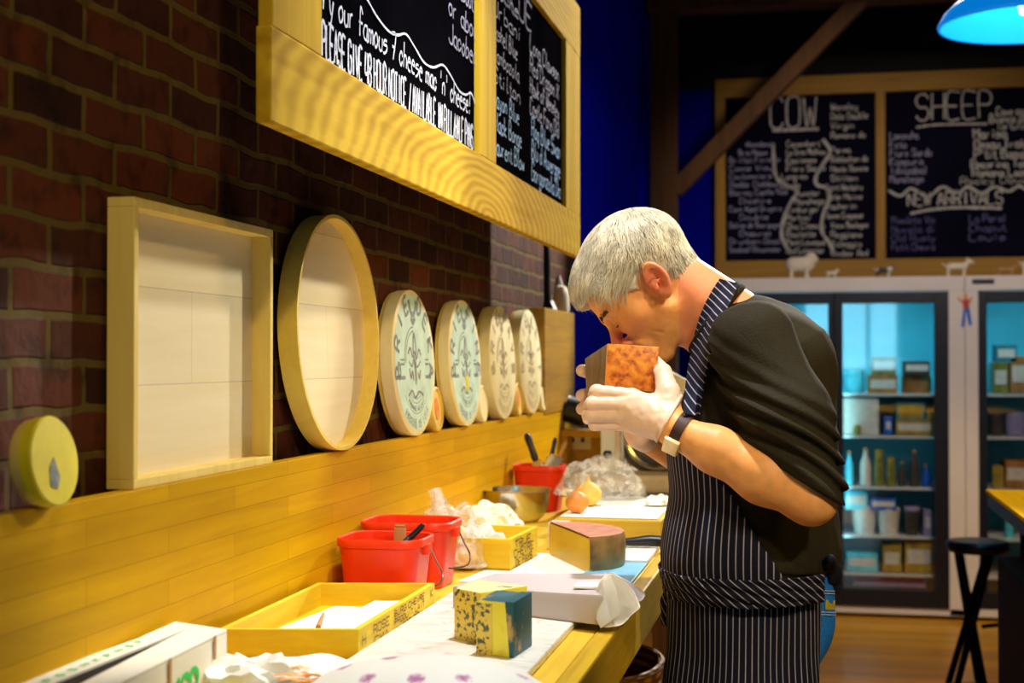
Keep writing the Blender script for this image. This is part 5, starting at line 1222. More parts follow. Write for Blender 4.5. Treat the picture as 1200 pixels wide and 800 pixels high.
# ---------------------------------------------------------------- THE MAN
def A(px, py, Y): return np.array(at(px, py, Y=Y))
YM = 2.45
HO = A(762, 333, 2.375); HO[1] = YM; HO[0] -= .005
ps = math.radians(53); G3 = np.array([-math.cos(ps), 0, -math.sin(ps)]); U3 = np.array([-math.sin(ps), 0, math.cos(ps)]); S3 = np.array([0, -1.0, 0]); HS = .95
def hl(p):
    q = p - HO; return np.stack([q @ G3, q @ U3, q @ S3], -1) / HS
def hw(g, u, s=0): return HO + HS * (g * G3 + u * U3 + s * S3)
def nz(p, f, sd=0):
    x, y, z = p[..., 0] * f, p[..., 1] * f, p[..., 2] * f
    return (np.sin(x * 1.7 + 1.3 * np.sin(y * 1.1 + sd) + sd) + np.sin(y * 1.9 + 1.2 * np.sin(z * 1.3 + 2 * sd)) + np.sin(z * 1.6 + 1.1 * np.sin(x * 1.5 + sd * 3))) / 3
def f_head(p):
    q = hl(p); m = q.copy(); m[..., 2] = np.abs(q[..., 2])
    d = ell(q, (-.006, .047, 0), (.097, .084, .075))
    d = smin(d, ell(q, (.048, .040, 0), (.050, .058, .060)), .03)
    d = smin(d, ell(q, (.040, -.022, 0), (.052, .060, .052)), .03)
    d = smin(d, rc(m, (.012, -.052, .048), (.078, -.088, .012), .020, .015), .025)
    d = smin(d, ell(q, (.086, -.086, 0), (.018, .017, .022)), .02)
    d = smin(d, rc(m, (.055, -.008, .050), (.078, -.012, .036), .016, .015), .022)
    d = smin(d, rc(m, (.087, .033, .040), (.096, .031, .010), .009, .010), .014)
    d = smin(d, ell(q, (.088, -.050, 0), (.020, .026, .028)), .016)
    d = smax(d, -ell(m, (.103, .012, .031), (.016, .011, .017)), .012)           # eye sockets
    d = smin(d, ell(m, (.082, .010, .031), (.0135, .0115, .014)), .005)         # closed lids
    d = smin(d, rc(q, (.095, .020, 0), (.125, -.018, 0), .0085, .0125), .014)    # nose
    d = smin(d, ell(q, (.127, -.021, 0), (.011, .010, .012)), .006)
    d = smin(d, ell(m, (.110, -.026, .012), (.015, .010, .009)), .006)
    d = smax(d, -ell(m, (.110, -.034, .007), (.006, .004, .0035)), .003)
    d = smin(d, rc(m, (.105, -.050, 0), (.093, -.055, .023), .0050, .003), .005)
    d = smin(d, rc(m, (.103, -.060, 0), (.092, -.057, .021), .0058, .003), .005)
    d = smax(d, -rc(m, (.110, -.0550, 0), (.093, -.057, .025), .0015, .001), .003)
    d = d + .0035 * np.exp(-(rc(m, (.100, -.026, .017), (.078, -.056, .036), 0, 0) / .0028) ** 2) + .0022 * np.exp(-(rc(m, (.072, -.040, .044), (.052, -.070, .046), 0, 0) / .003) ** 2)   # smile fold
    d = d + .0024 * np.exp(-(rc(m, (.082, .012, .044), (.066, .018, .058), 0, 0) / .0018) ** 2) + .0012 * np.exp(-(rc(m, (.083, .002, .030), (.074, .0, .044), 0, 0) / .002) ** 2)
    d = d + .0026 * np.exp(-(rc(m, (.094, .006, .018), (.090, .004, .040), 0, 0) / .0014) ** 2)
    # ears
    e0 = np.array([-.018, -.010, .074])
    ea = math.radians(14)
    v = m - e0; ug = np.array([math.cos(ea), math.sin(ea), 0]); uu = np.array([-math.sin(ea), math.cos(ea), 0])
    a = v @ ug; b_ = v @ uu; s_ = v[..., 2] - .012 + .30 * (a - .0)
    bw = .0185 - .10 * np.clip(-b_, 0, .03)
    rr = np.sqrt((a / bw) ** 2 + (b_ / .032) ** 2); dd = (rr - 1) * .017
    plate = np.sqrt(np.clip(dd, 0, None) ** 2 + (s_ + .0025) ** 2) - .0024
    rim = np.sqrt((dd + .002) ** 2 + (s_ - .0045) ** 2) - .0042
    rim = np.where((a > .010) & (b_ < .006) & (b_ > -.020), rim + .003, rim)
    rr2 = np.sqrt(((a + .001) / .0105) ** 2 + ((b_ - .004) / .020) ** 2); d2 = (rr2 - 1) * .0105
    plate = smax(plate, -ell(np.stack([a, b_, s_], -1), (-.001, .002, .0055), (.0135, .025, .0075)), .002)
    anti = np.sqrt(d2 ** 2 + (s_ - .001) ** 2) - .0026
    ear = smin(smin(plate, rim, .0022), anti, .002)
    ear = smin(ear, ell(np.stack([a, b_, s_], -1), (.004, -.029, 0), (.008, .009, .005)), .004)
    ear = smax(ear, -ell(np.stack([a, b_, s_], -1), (.004, -.003, .004), (.0095, .0135, .0085)), .0015)
    ear = smin(ear, rc(np.stack([a, b_, s_], -1), (.016, -.006, -.004), (.013, -.008, .003), .004, .0028), .003)
    root = rc(m, (-.008, -.010, .062), (-.014, -.010, .071), .016, .0062)
    d = smin(d, smin(ear, root, .006), .005)
    return d * HS
NB = A(856, 376, YM)
def f_neck(p):
    d = rc(p, hw(-.030, -.015), NB, .056, .060)
    d = smin(d, rc(p, hw(.030, -.075), A(822, 398, YM), .020, .030), .03)
    q = p.copy(); q[..., 1] = YM + np.abs(p[..., 1] - YM)
    t = A(792, 368, 2.39); b_ = A(822, 398, 2.42)
    for o_ in (0, .016, .034): d = d + .0022 * np.exp(-(rc(q, t + np.array([o_, 0, .012]), b_ + np.array([o_ * .6, 0, 0]), 0, 0) / .0035) ** 2)
    return d
SL = A(884, 406, 2.28); EL = A(950, 584, 2.21); WL = A(797, 507, 2.235)
SR = A(884, 406, 2.62); ER = A(905, 598, 2.66); WR = A(752, 507, 2.425)
def ysc(p, k=1.3):
    q = p.copy(); q[..., 1] = YM + (p[..., 1] - YM) / k; return q
def T(px, py): return A(px, py, YM)
def f_torso(p, o=0):
    q = ysc(p)
    return fold([rc(q, T(864, 388), T(893, 432), .055 + o, .112 + o), rc(q, T(893, 432), T(884, 520), .112 + o, .128 + o), rc(q, T(884, 520), T(882, 650), .128 + o, .134 + o), rc(q, T(882, 650), T(890, 720), .134 + o, .12 + o)], .04)
def f_armL(p):
    M1 = A(896, 556, 2.222); M2 = A(838, 527, 2.228)
    return fold([rc(p, SL, EL, .045, .038), rc(p, EL, M1, .037, .0435), rc(p, M1, M2, .0435, .034), rc(p, M2, WL, .034, .027)], .02)
def f_armR(p):
    M1 = ER + (WR - ER) * .3
    return fold([rc(p, SR, ER, .055, .038), rc(p, ER, M1, .036, .040), rc(p, M1, WR, .040, .026)], .02)
def f_handL(p):
    W = A(786, 500, 2.242)
    mc = [A(742, 464, 2.262), A(735, 474, 2.254), A(733, 486, 2.254), A(735, 497, 2.262)]
    pi_ = [A(699, 459, 2.264), A(694, 473, 2.256), A(691, 486, 2.259), A(697, 497, 2.270)]
    di = [A(697, 463, 2.292), A(692, 475, 2.284), A(690, 487, 2.286), A(697, 497, 2.292)]
    ti = [A(706, 466, 2.315), A(702, 477, 2.306), A(700, 488, 2.306), A(706, 497, 2.310)]
    R_ = [.0100, .0102, .0096, .0086]
    palm = fold([rc(p, W, m_, .021, .0108) for m_ in mc] + [ell(p, A(760, 486, 2.255), (.034, .019, .030))], .014)
    d = palm
    fs = None
    for k in range(4):
        r_ = R_[k]
        f_ = smin(smin(rc(p, mc[k], pi_[k], r_ * 1.06, r_), rc(p, pi_[k], di[k], r_, r_ * .93), .004), rc(p, di[k], ti[k], r_ * .93, r_ * .82), .004)
        fs = f_ if fs is None else np.minimum(fs, f_)
    d = smin(d, fs, .0035)
    th_ = fold([rc(p, W, A(783, 462, 2.268), .021, .0185), rc(p, A(783, 462, 2.268), A(777, 437, 2.30), .0175, .0125), rc(p, A(777, 437, 2.30), A(768, 425, 2.345), .0125, .0105)], .0055)
    return smin(d, th_, .012)
def f_handR(p):
    W = WR
    ys = [(452, 436, 434), (462, 462, 463), (474, 478, 479), (486, 490, 491)]
    d = None
    for k, (a, b_, c) in enumerate(ys):
        m_ = A(728, a + 4, 2.45); pp_ = A(692, b_, 2.44); t_ = A(682 + (0 if k < 3 else 7), c, 2.402)
        r_ = (.0108, .011, .0106, .0094)[k]
        f_ = smin(rc(p, m_, pp_, r_ * 1.08, r_), rc(p, pp_, t_, r_, r_ * .86), .005)
        pm = rc(p, W, m_, .020, .0125)
        d = smin(f_, pm, .008) if d is None else smin(d, np.minimum(f_, pm), .005)
    d = smin(d, fold([rc(p, W, A(765, 470, 2.41), .019, .016), rc(p, A(765, 470, 2.41), A(762, 440, 2.40), .015, .011)], .008), .012)
    return d
def f_body(p):
    d = smin(f_head(p), f_neck(p), .022)
    d = smin(d, f_torso(p, -.012), .02)
    al = smin(f_armL(p), f_handL(p), .012); ar = smin(f_armR(p), f_handR(p), .012)
    return np.minimum(smin(d, rc(p, SL, EL, .055, .038), .03), np.minimum(al, ar))
man = thing('person', (T(882, 700)[0], YM, 0), 'grey-haired man in dark sweater and striped apron bending to smell a cheese', 'person')
import time; t0 = time.time()
LOB = [-.52, 2.14, .92]; HIB = [.10, 2.78, 1.70]
def red(p):
    q = hl(p); m = q.copy(); m[..., 2] = np.abs(q[..., 2])
    r = np.exp(-(ell(q, (.115, -.02, 0), (.016, .02, .016)).clip(0) / .012) ** 2) + .9 * np.exp(-((np.linalg.norm(m - np.array([-.016, -.012, .088]), axis=-1) - .02).clip(0) / .016) ** 2) + .5 * np.exp(-((np.linalg.norm(m - np.array([.07, -.02, .045]), axis=-1)) / .03) ** 2)
    r = r + .6 * np.exp(-(f_neck(p) / .01) ** 2) * (p[..., 0] > -.22)
    return np.clip(r, 0, 1)
body = nets('body', f_body, LOB, HIB, .0027, 'skin', man, lip=1.3, attrs={'flush': red})
m = MATS['skin']; nt = m.node_tree; b = nt.nodes['Principled BSDF']; lk = b.inputs['Base Color'].links[0]; src = lk.from_socket
at_ = N(nt, 'ShaderNodeAttribute', attribute_name='flush'); mx = N(nt, 'ShaderNodeMix', data_type='RGBA'); mx.inputs[7].default_value = (.72, .20, .12, 1)
nt.links.new(at_.outputs['Fac'], mx.inputs[0]); nt.links.new(src, mx.inputs[6]); nt.links.new(mx.outputs[2], b.inputs['Base Color'])
b.inputs['Subsurface Weight'].default_value = .12; b.inputs['Subsurface Radius'].default_value = (.02, .008, .004); b.inputs['Subsurface Scale'].default_value = .3
print('body', time.time() - t0, len(body.data.vertices))
# gloves
plain('brow_hair', (.20, .13, .06), .6)
plain('lash', (.10, .04, .015), .6)
plain('latex', (.84, .58, .42), .42, var=.04, scale=40, spec=.5, bmp=.1)
cN = A(868, 548, 2.24) - A(781, 500, 2.24); cN /= np.linalg.norm(cN); cP = A(781, 500, 2.24)
def f_gl(p):
    d = smin(f_handL(p), f_armL(p), .012) - .0016 - .0006 * nz(p, 220)
    s_ = (p - cP) @ cN
    d = d - .0022 * np.exp(-((s_ + .0025) / .0022) ** 2)
    return np.maximum(d, s_)
nets('glove', f_gl, [-.40, 2.19, 1.24], [-.18, 2.40, 1.44], .0017, 'latex', man, lip=1.2)
cNr = (ER - WR) / np.linalg.norm(ER - WR)
def f_gr(p): return np.maximum(smin(f_handR(p), f_armR(p), .012) - .0014, (p - (WR + cNr * .02)) @ cNr)
nets('glove', f_gr, [-.42, 2.34, 1.22], [-.18, 2.52, 1.44], .0022, 'latex', man, lip=1.2)
# sweater
plain('dark_knit', (.022, .018, .009), .85, var=.25, scale=350, spec=.15, bmp=.4)
HN = np.array([-.52, 0, -.85]); HN /= np.linalg.norm(HN); HP = A(916, 547, 2.22)
def f_sleeveL(p):
    d = fold([rc(p, A(882, 406, 2.292), A(922, 490, 2.245), .072, .067), rc(p, A(922, 490, 2.245), A(948, 572, 2.212), .066, .054)], .03)
    s_ = (p - HP) @ HN
    mk_ = np.exp(-((s_ + .045) / .055) ** 2)
    d = d + .0068 * mk_ * np.sin(s_ * 2 * PI / .026 + 2.4 * nz(p, 13, 1)) + .005 * nz(p, 26, 2) * np.exp(-((s_ + .16) / .12) ** 2)
    hem = .0025 * np.exp(-((s_ + .004) / .004) ** 2)
    return np.maximum(d - hem, s_)
def f_sleeveR(p):
    d = fold([rc(p, A(880, 402, 2.60), SR + (ER - SR) * .5, .070, .066), rc(p, SR + (ER - SR) * .5, ER, .066, .052)], .03)
    s_ = (p - (ER + (WR - ER) * .12)) @ HN
    return np.maximum(d, s_)
HEM = T(880, 652)[2]
NC = A(838, 372, YM); ND = NB - hw(-.03, -.015); ND /= np.linalg.norm(ND)
def f_sw(p, arms=True):
    d = f_torso(p, .002)
    fo = nz(p, 17, .7); d = d + .0055 * fo + .0022 * nz(p, 40, 2.2)
    d = d + .004 * np.exp(-(rc(p, A(905, 350, 2.33), A(968, 470, 2.33), 0, 0) / .008) ** 2)
    d = np.maximum(d, -((p - NC) @ ND) )
    d = np.maximum(d, -(rc(p, hw(-.03, -.015), NB + ND * .02, .062, .066)) ) if False else d
    if arms: d = smin(smin(d, f_sleeveL(p), .022), f_sleeveR(p), .022)
    hm = HEM - .10 * np.clip(p[..., 0] - T(882, 600)[0], 0, .2)
    return smax(d, hm - p[..., 2], .01)
nets('sweater', f_sw, [-.32, 2.10, .95], [.16, 2.80, 1.60], .0036, 'dark_knit', man, lip=1.3)
def f_collar(p):
    q = p - (NC + ND * .004); a = q @ ND; r_ = np.linalg.norm(q - a[..., None] * ND, axis=-1)
    return np.sqrt((r_ - .068) ** 2 + (a * .6) ** 2) - .0065
nets('collar', f_collar, NC - .12, NC + .12, .0025, 'dark_knit', man)
# apron
m, nt, b = newmat('pinstripe')
at_ = N(nt, 'ShaderNodeAttribute', attribute_name='stripe')
md = N(nt, 'ShaderNodeMath', operation='MODULO'); md.inputs[1].default_value = 1
a1 = N(nt, 'ShaderNodeMath', operation='ADD'); a1.inputs[1].default_value = 100
nt.links.new(at_.outputs['Fac'], a1.inputs[0]); nt.links.new(a1.outputs[0], md.inputs[0])
nt.links.new(ramp(nt, md.outputs[0], [(.0, (.007, .008, .022)), (.39, (.007, .008, .022)), (.46, (.34, .33, .40)), (.54, (.34, .33, .40)), (.61, (.007, .008, .022))]), b.inputs['Base Color']); b.inputs['Roughness'].default_value = .85; b.inputs['Specular IOR Level'].default_value = .15
PIT = .0108
def arc(p, c=T(880, 700)): return np.arctan2((p[..., 1] - YM) / 1.25, p[..., 0] - c[0]) * .15
def f_skirt0(p):
    q = ysc(p, 1.27)
    d = fold([rc(q, T(877, 660), T(876, 810), .133, .131), rc(q, T(876, 810), T(872, 1080), .131, .142)], .03)
    k = np.clip((HEM - p[..., 2]) / .15, 0, 1)
    return d + k * (.004 * np.sin(arc(p) * 46 + 1.2 + 3 * p[..., 2]) + .003 * nz(p, 14, 3))
ZW0, ZW1 = T(880, 664)[2], T(880, 692)[2]
def f_skirt(p):
    d = np.abs(f_skirt0(p) - .004) - .0025
    d = np.maximum(d, p[..., 2] - ZW0); d = np.maximum(d, .50 - p[..., 2])
    return np.maximum(d, p[..., 0] - T(963, 700)[0] + .06 * np.clip(ZW1 - p[..., 2], 0, 1) * .6)
skirt = nets('apron_skirt', f_skirt, [-.32, 2.20, .48], [.10, 2.70, 1.10], .0036, 'pinstripe', man, lip=1.3, attrs={'stripe': lambda p: (arc(p) + .012 * nz(p, 5, 1)) / PIT})
def f_band(p):
    s_ = nz(p, 60, 1); d = np.abs(np.minimum(f_skirt0(p), f_torso(p, .004)) - .009 - .0018 * np.sin((p[..., 2] + arc(p) * .2) * 380)) - .0025
    zc_ = p[..., 2] - .035 * (p[..., 0] - T(880, 600)[0])
    d = np.maximum(d, p[..., 0] - T(966, 680)[0])
    return np.maximum(np.maximum(d, zc_ - T(880, 658)[2]), T(880, 691)[2] - zc_)
nets('waist_band', f_band, [-.34, 2.18, .95], [.16, 2.72, 1.12], .0034, 'pinstripe', man, lip=1.3, attrs={'stripe': lambda p: (arc(p) * .8 + p[..., 2] * 1.0) / (PIT * 1.1)})
def f_bib(p):
    d = np.abs(f_torso(p, .002) + .003 * nz(p, 17, .7) - .007) - .0024
    t0_ = T(806, 478); t1_ = T(920, 655); zz = p[..., 2]
    xe = t0_[0] + (t1_[0] - t0_[0]) * np.clip((t0_[2] - zz) / (t0_[2] - t1_[2]), 0, 1)
    d = np.maximum(d, p[..., 0] - xe); d = np.maximum(d, zz - t0_[2]); return np.maximum(d, T(880, 668)[2] - zz)
nets('apron_bib', f_bib, [-.34, 2.2, 1.0], [.05, 2.70, 1.36], .0034, 'pinstripe', man, lip=1.3, attrs={'stripe': lambda p: (arc(p, T(900, 700))) / PIT})
# knot and hanging ties
def f_knot(p):
    c = A(972, 668, YM - .03)
    d = ell(p, c, (.018, .035, .028)) + .003 * nz(p, 90, 2)
    d = smin(d, rc(p, c, A(973, 655, YM - .12), .014, .008), .012); d = smin(d, rc(p, c, A(978, 690, YM - .02), .012, .010), .01)
    return d
nets('apron_knot', f_knot, A(972, 668, YM - .03) - .12, A(972, 668, YM - .03) + .12, .003, 'pinstripe', man, attrs={'stripe': lambda p: p[..., 2] * 0 + .05})
def f_tie(p):
    d = rc(p, A(790, 684, 2.40), A(783, 706, 2.41), .012, .014); d = smin(d, rc(p, A(783, 706, 2.41), A(781, 728, 2.41), .013, .010), .01); return d + .002 * nz(p, 80, 4)
nets('hanging_tie', f_tie, A(783, 706, 2.41) - .09, A(783, 706, 2.41) + .09, .003, 'pinstripe', man, attrs={'stripe': lambda p: (p[..., 0] + p[..., 2] * .5) / PIT})
# neck strap, laid on whatever is beneath it
def onto(px, py, off=.003):
    ys = np.linspace(2.18, 2.46, 141); P = np.stack([A(px, py, y) for y in ys]); d = np.minimum(f_sw(P), f_body(P))
    i = np.where(d < off)[0]
    return Vector(P[i[0]]) if len(i) else None
sp = [((843, 327), (866, 334)), ((834, 338), (860, 345)), ((826, 352), (851, 362)), ((820, 370), (844, 378)), ((816, 388), (839, 394)), ((812, 408), (834, 413)), ((808, 428), (829, 432)), ((805, 448), (825, 452)), ((803, 468), (822, 471)), ((801, 486), (820, 489))]
rows = []; last = 2.38
for a, b_ in sp:
    r_ = []
    for t_ in seq(0, 1, 6):
        x, y = a[0] + (b_[0] - a[0]) * t_, a[1] + (b_[1] - a[1]) * t_; v = onto(x, y, .004); r_.append((x, y, v))
    ok = [q[2].y for q in r_ if q[2] is not None]; rows.append((r_, ok))
bm = BM(); V = []; prevY = None
for r_, ok in rows:
    fy = max(ok) + .004 if ok else (prevY or 2.39)
    line_ = [at(x, y, Y=(v.y if v is not None else fy)) for x, y, v in r_]; prevY = sum(q.y for q in line_) / len(line_)
    V.append(line_)
for _ in range(3):   # relax
    V = [[(V[i][j] * 2 + V[max(i - 1, 0)][j] + V[min(i + 1, len(V) - 1)][j]) / 4 if 0 < i < len(V) - 1 else V[i][j] for j in range(len(V[i]))] for i in range(len(V))]
V = [[q + Vector((0, -.0045, 0)) for q in r_] for r_ in V]
L_ = [[bm.verts.new(q) for q in r_] for r_ in V]
for a, b_ in zip(L_, L_[1:]):
    for i in range(len(a) - 1): bm.faces.new((a[i], a[i + 1], b_[i + 1], b_[i]))
bmesh.ops.subdivide_edges(bm, edges=bm.edges[:], cuts=1, use_grid_fill=True)
bmesh.ops.solidify(bm, geom=bm.faces[:], thickness=.003)
o = obj('neck_strap', bm, 'pinstripe', man, smooth=True, angle=60)
co = np.empty(len(o.data.vertices) * 3, np.float32); o.data.vertices.foreach_get('co', co); co = co.reshape(-1, 3)
a_ = o.data.attributes.new('stripe', 'FLOAT', 'POINT'); a_.data.foreach_set('value', ((co[:, 0] * .75 + co[:, 2] * .80) / (PIT * 1.05)).astype(np.float32))
# jeans
plain('denim', (.012, .16, .62), .8, var=.3, scale=300, spec=.2, bmp=.3); plain('stitch', (.35, .50, .75), .7)
HX = T(890, 700)[0]
def f_jeans(p):
    q = ysc(p, 1.12)
    d = rc(q, T(900, 668), T(896, 720), .112, .120)
    m_ = p.copy(); m_[..., 1] = np.abs(p[..., 1] - YM)
    leg = fold([rc(m_, (HX + .000, .066, .90), (HX - .03, .085, .50), .090, .066), rc(m_, (HX - .03, .085, .50), (HX + .02, .105, .08), .066, .060)], .03)
    d = smin(d, leg, .03) + .003 * nz(p, 22, 1)
    return np.maximum(d, .045 - p[..., 2])
nets('jeans', f_jeans, [-.32, 2.18, .03], [.14, 2.72, 1.08], .0055, 'denim', man, lip=1.4)
def onjean(px, py):
    ys = np.linspace(2.18, 2.5, 200); P = np.stack([A(px, py, y) for y in ys]); d = f_jeans(P); i = np.where(d < .0015)[0]
    return Vector(P[i[0]]) if len(i) else None
bm = BM()
for y in (692, 695, 717, 720):
    P = [onjean(x, y + (x - 966) * .05) for x in seq(958, 984, 12)]; P = [q for q in P if q]
    if len(P) > 2: tube(bm, P, .0009, 5)
obj('pocket_stitching', bm, 'stitch', man, smooth=True)
bm = BM(); P = [onjean(x, y) for x, y in ((968, 702), (979, 703), (978, 714), (967, 714))]
if all(P):
    vs = [bm.verts.new(q + Vector((0, -.002, 0))) for q in P]; bm.faces.new(vs); bmesh.ops.solidify(bm, geom=bm.faces[:], thickness=.0015); obj('pocket_patch', bm, 'yellow_patch', man)
else: bm.free()
# shoes
plain('shoe_leather', (.02, .016, .014), .5)
def f_shoe(p):
    m_ = p.copy(); m_[..., 1] = np.abs(p[..., 1] - YM)
    d = fold([rc(m_, (HX + .03, .105, .055), (HX - .10, .115, .040), .048, .036), rc(m_, (HX - .10, .115, .040), (HX - .17, .12, .036), .036, .030), rc(m_, (HX + .02, .105, .05), (HX + .02, .105, .11), .045, .045)], .03)
    return np.maximum(d, .002 - p[..., 2])
nets('shoes', f_shoe, [-.40, 2.25, -.01], [.10, 2.66, .17], .006, 'shoe_leather', man)
# watch
plain('strap_leather', (.05, .018, .018), .45); plain('gold_metal', (.86, .68, .34), .3, metal=.4)
wc = A(797, 507, 2.236); ax_ = np.array(A(838, 527, 2.228) - WL); ax_ /= np.linalg.norm(ax_)
Mw = Vector(ax_).to_track_quat('Z', 'Y').to_matrix().to_4x4()
bm = BM(); lathe(bm, [(.0305, -.009), (.032, -.0085), (.032, .0085), (.0305, .009), (.029, .0085), (.029, -.0085), (.0305, -.009)], wc, Mw, n=56); wt = obj('watch_strap', bm, 'strap_leather', man, smooth=True)
wd = Vector((0, -1, -.0)) * .72 + Vector((A(784, 528, 2.236) - A(797, 507, 2.236))).normalized() * .70; wd = (wd - Vector(ax_) * wd.dot(Vector(ax_))).normalized()
fc_ = Vector(wc) + wd * .033; yv = Vector(ax_).cross(wd)
bm = BM(); bx(bm, -.013, .013, -.0155, .0155, -.003, .0045, .003, basis(fc_, ax_, yv, wd)); wf = obj('watch_case', bm, 'gold_metal', wt, smooth=True)
# hair
HLX = [-.14, -.080, -.066, -.056, -.045, -.036, -.022, -.006, .006, .016, .030, .045, .060, .075, .090, .13]
HLY = [-.050, -.054, -.056, -.050, -.030, .010, .026, .028, .018, .008, .022, .050, .068, .074, .072, .064]
def hairline(g, s): return np.interp(g, HLX, HLY) + .018 * np.clip(.06 - np.abs(s), 0, .06) / .06 * (g > .05)
def f_hcore(p):
    q = hl(p); d = ell(q, (-.006, .047, 0), (.097, .084, .075)); d = smin(d, ell(q, (.048, .040, 0), (.050, .058, .060)), .03)
    d = smin(d, (rc(p, hw(-.030, -.015), NB, .053, .050)) / HS, .015)
    return d * HS
def f_hair(p):
    q = hl(p); g, u, s = q[..., 0], q[..., 1], q[..., 2]
    th = .0035 + .0105 * np.clip((u + .04) / .09, 0, 1) + .008 * np.clip((g - .03) / .05, 0, 1)
    # strand-like grooves that run from the crown forward
    an = np.arctan2(s, u - .02); rd = np.sqrt((g + .06) ** 2 * 1.0 + (s) ** 2)
    gro = .0012 * np.sin(an * 46 + 5 * nz(p, 30, 1) + g * 40) + .0016 * nz(p, 45, 2)
    d = f_hcore(p) - th - gro
    return smax(d, (hairline(g, s) - u) * .8 + .002 * nz(p, 160, 3), .004)
plain('grey_hair', (.62, .58, .46), .45, var=.35, scale=25, spec=.4)
nets('hair', f_hair, hw(0, .03) - .17, hw(0, .03) + .17, .0026, 'grey_hair', man, lip=1.3)
# loose locks over the cap
rng = np.random.RandomState(3)
Pq = []
while len(Pq) < 7000:
    v = rng.normal(size=3); v /= np.linalg.norm(v); g, u, s = v * np.array([.108, .094, .084]) + np.array([-.006, .047, 0])
    if u > hairline(g, s) + (.016 if g > .0 else .004) and not (abs(s) > .05 and -.042 < g < .012 and u < .036): Pq.append((g, u, s))
V0 = []; Fc = []
for g, u, s in Pq:
    q = np.array([g, u, s]); cen_ = np.array([-.006, .047, 0]); n0 = (q - cen_) / np.array([.108, .094, .084]) ** 2; n0 /= np.linalg.norm(n0)
    # combed from crown towards the brow / ears / nape
    fl_ = q - np.array([-.070, .105, 0]); 
    if g > -.03: fl_ = fl_ + np.array([.10, -.01, .02 * np.sign(s)])
    fl_ = fl_ + rng.normal(size=3) * .011; fl_ = fl_ - n0 * (fl_ @ n0); fl_ /= np.linalg.norm(fl_) + 1e-9
    Ln = rng.uniform(.026, .052) * (.6 if u < .0 else 1); w_ = rng.uniform(.0004, .0009); cv = rng.normal() * .18; sd_ = np.cross(n0, fl_)
    P = []
    st0 = hw(*q); 
    for k in range(5):
        t_ = k / 4; P.append(hw(*(q + fl_ * Ln * t_ + sd_ * cv * Ln * t_ * t_ - n0 * (.30 * Ln * t_ * t_))))
    P = np.array(P); dd = f_hcore(P); 
    # settle onto the cap
    base = .013 + .004 * rng.rand()
    nw = n0[0] * G3 + n0[1] * U3 + n0[2] * S3
    qg = hl(P); thick = .0045 + .0105 * np.clip((qg[:, 1] + .04) / .09, 0, 1) + .008 * np.clip((qg[:, 0] - .03) / .05, 0, 1)
    tgt = thick + .0012 * rng.rand() + np.array([0, .0015, .002, .0015, .0]) 
    P = P + (tgt - dd)[:, None] * nw * (1 if True else 0)
    wl_ = [w_ * .8, w_, w_, w_ * .7, w_ * .15]; sw = sd_[0] * G3 + sd_[1] * U3 + sd_[2] * S3
    i0 = len(V0)
    for k in range(5):
        V0 += [P[k] + sw * wl_[k], P[k] + nw * wl_[k], P[k] - sw * wl_[k]]
    for k in range(4):
        for a, b_ in ((0, 1), (1, 2), (2, 0)): Fc.append((i0 + 3 * k + a, i0 + 3 * k + b_, i0 + 3 * k + 3 + b_, i0 + 3 * k + 3 + a))
me = bpy.data.meshes.new('hair_locks'); me.from_pydata([tuple(v) for v in V0], [], Fc); finish('hair_locks', me, 'grey_hair', man, smooth=True)
bm = BM()
for sgn in (1, -1):
    for i in range(150):
        t_ = rng.rand(); g = .101 - .020 * t_ * t_; s_ = (.010 + .044 * t_); u = .031 + .004 * math.sin(t_ * 3) + rng.uniform(-.003, .003)
        a = hw(g, u, s_ * sgn); b_ = hw(g + .006 * rng.rand() - .001, u + .002 - .004 * rng.rand(), (s_ + .009) * sgn); tube(bm, [a, (a + b_) / 2 + G3 * .001, b_], [.0009, .0009, .0003], 4, False)
obj('eyebrows', bm, 'brow_hair', man, smooth=True)
bm = BM()
for sgn in (1, -1):
    P = [hw(.0960 - .014 * t_ * t_, .0050 - .002 * math.sin(PI * t_), (.020 + .026 * t_) * sgn) for t_ in seq(0, 1, 9)]; tube(bm, P, .0013, 5)
obj('eyelashes', bm, 'lash', man, smooth=True)
# ---------------------------------------------------------------- the block of cheese in his hands
m, nt, b = newmat('orange_rind'); n = N(nt, 'ShaderNodeTexNoise'); n.inputs['Scale'].default_value = 85; n.inputs['Detail'].default_value = 5; n.inputs['Distortion'].default_value = .2; nt.links.new(coords(nt), n.inputs[0])
nt.links.new(ramp(nt, n.outputs[0], [(.34, (.34, .07, .004)), (.5, (.72, .20, .008)), (.66, (.84, .34, .02))]), b.inputs['Base Color']); b.inputs['Roughness'].default_value = .42; bump(nt, b, n.outputs[0], .3, .001)
wood('grey_rind', (.16, .10, .05), (.34, .24, .13), 'Z', 140, .7)
plain('edge_wax', (.90, .52, .18), .5)
def a3(x, y, Y): return at(x, y, Y=Y)
Fp = [a3(709, 451, 2.285), a3(768, 459, 2.300), a3(773, 406, 2.305), a3(712, 402, 2.290)]
Bp = [a3(687, 466, 2.375), a3(747, 470, 2.40), a3(750, 416, 2.405), a3(685, 420, 2.38)]
cb = thing('cheese_block', (Vector(Fp[0]) + Fp[1] + Bp[0] + Bp[1]) / 4, 'block of orange cheese with dark rind held up in gloved hands', 'cheese')
bm = BM(); hexa(bm, [Fp[0], Fp[1], Bp[1], Bp[0], Fp[3], Fp[2], Bp[2], Bp[3]], .0022); bm.normal_update()
o = obj('cheese_body', bm, ['grey_rind', 'orange_rind', 'edge_wax'], cb, smooth=True, angle=35)
fn = (Fp[1] - Fp[0]).cross(Fp[3] - Fp[0]).normalized()
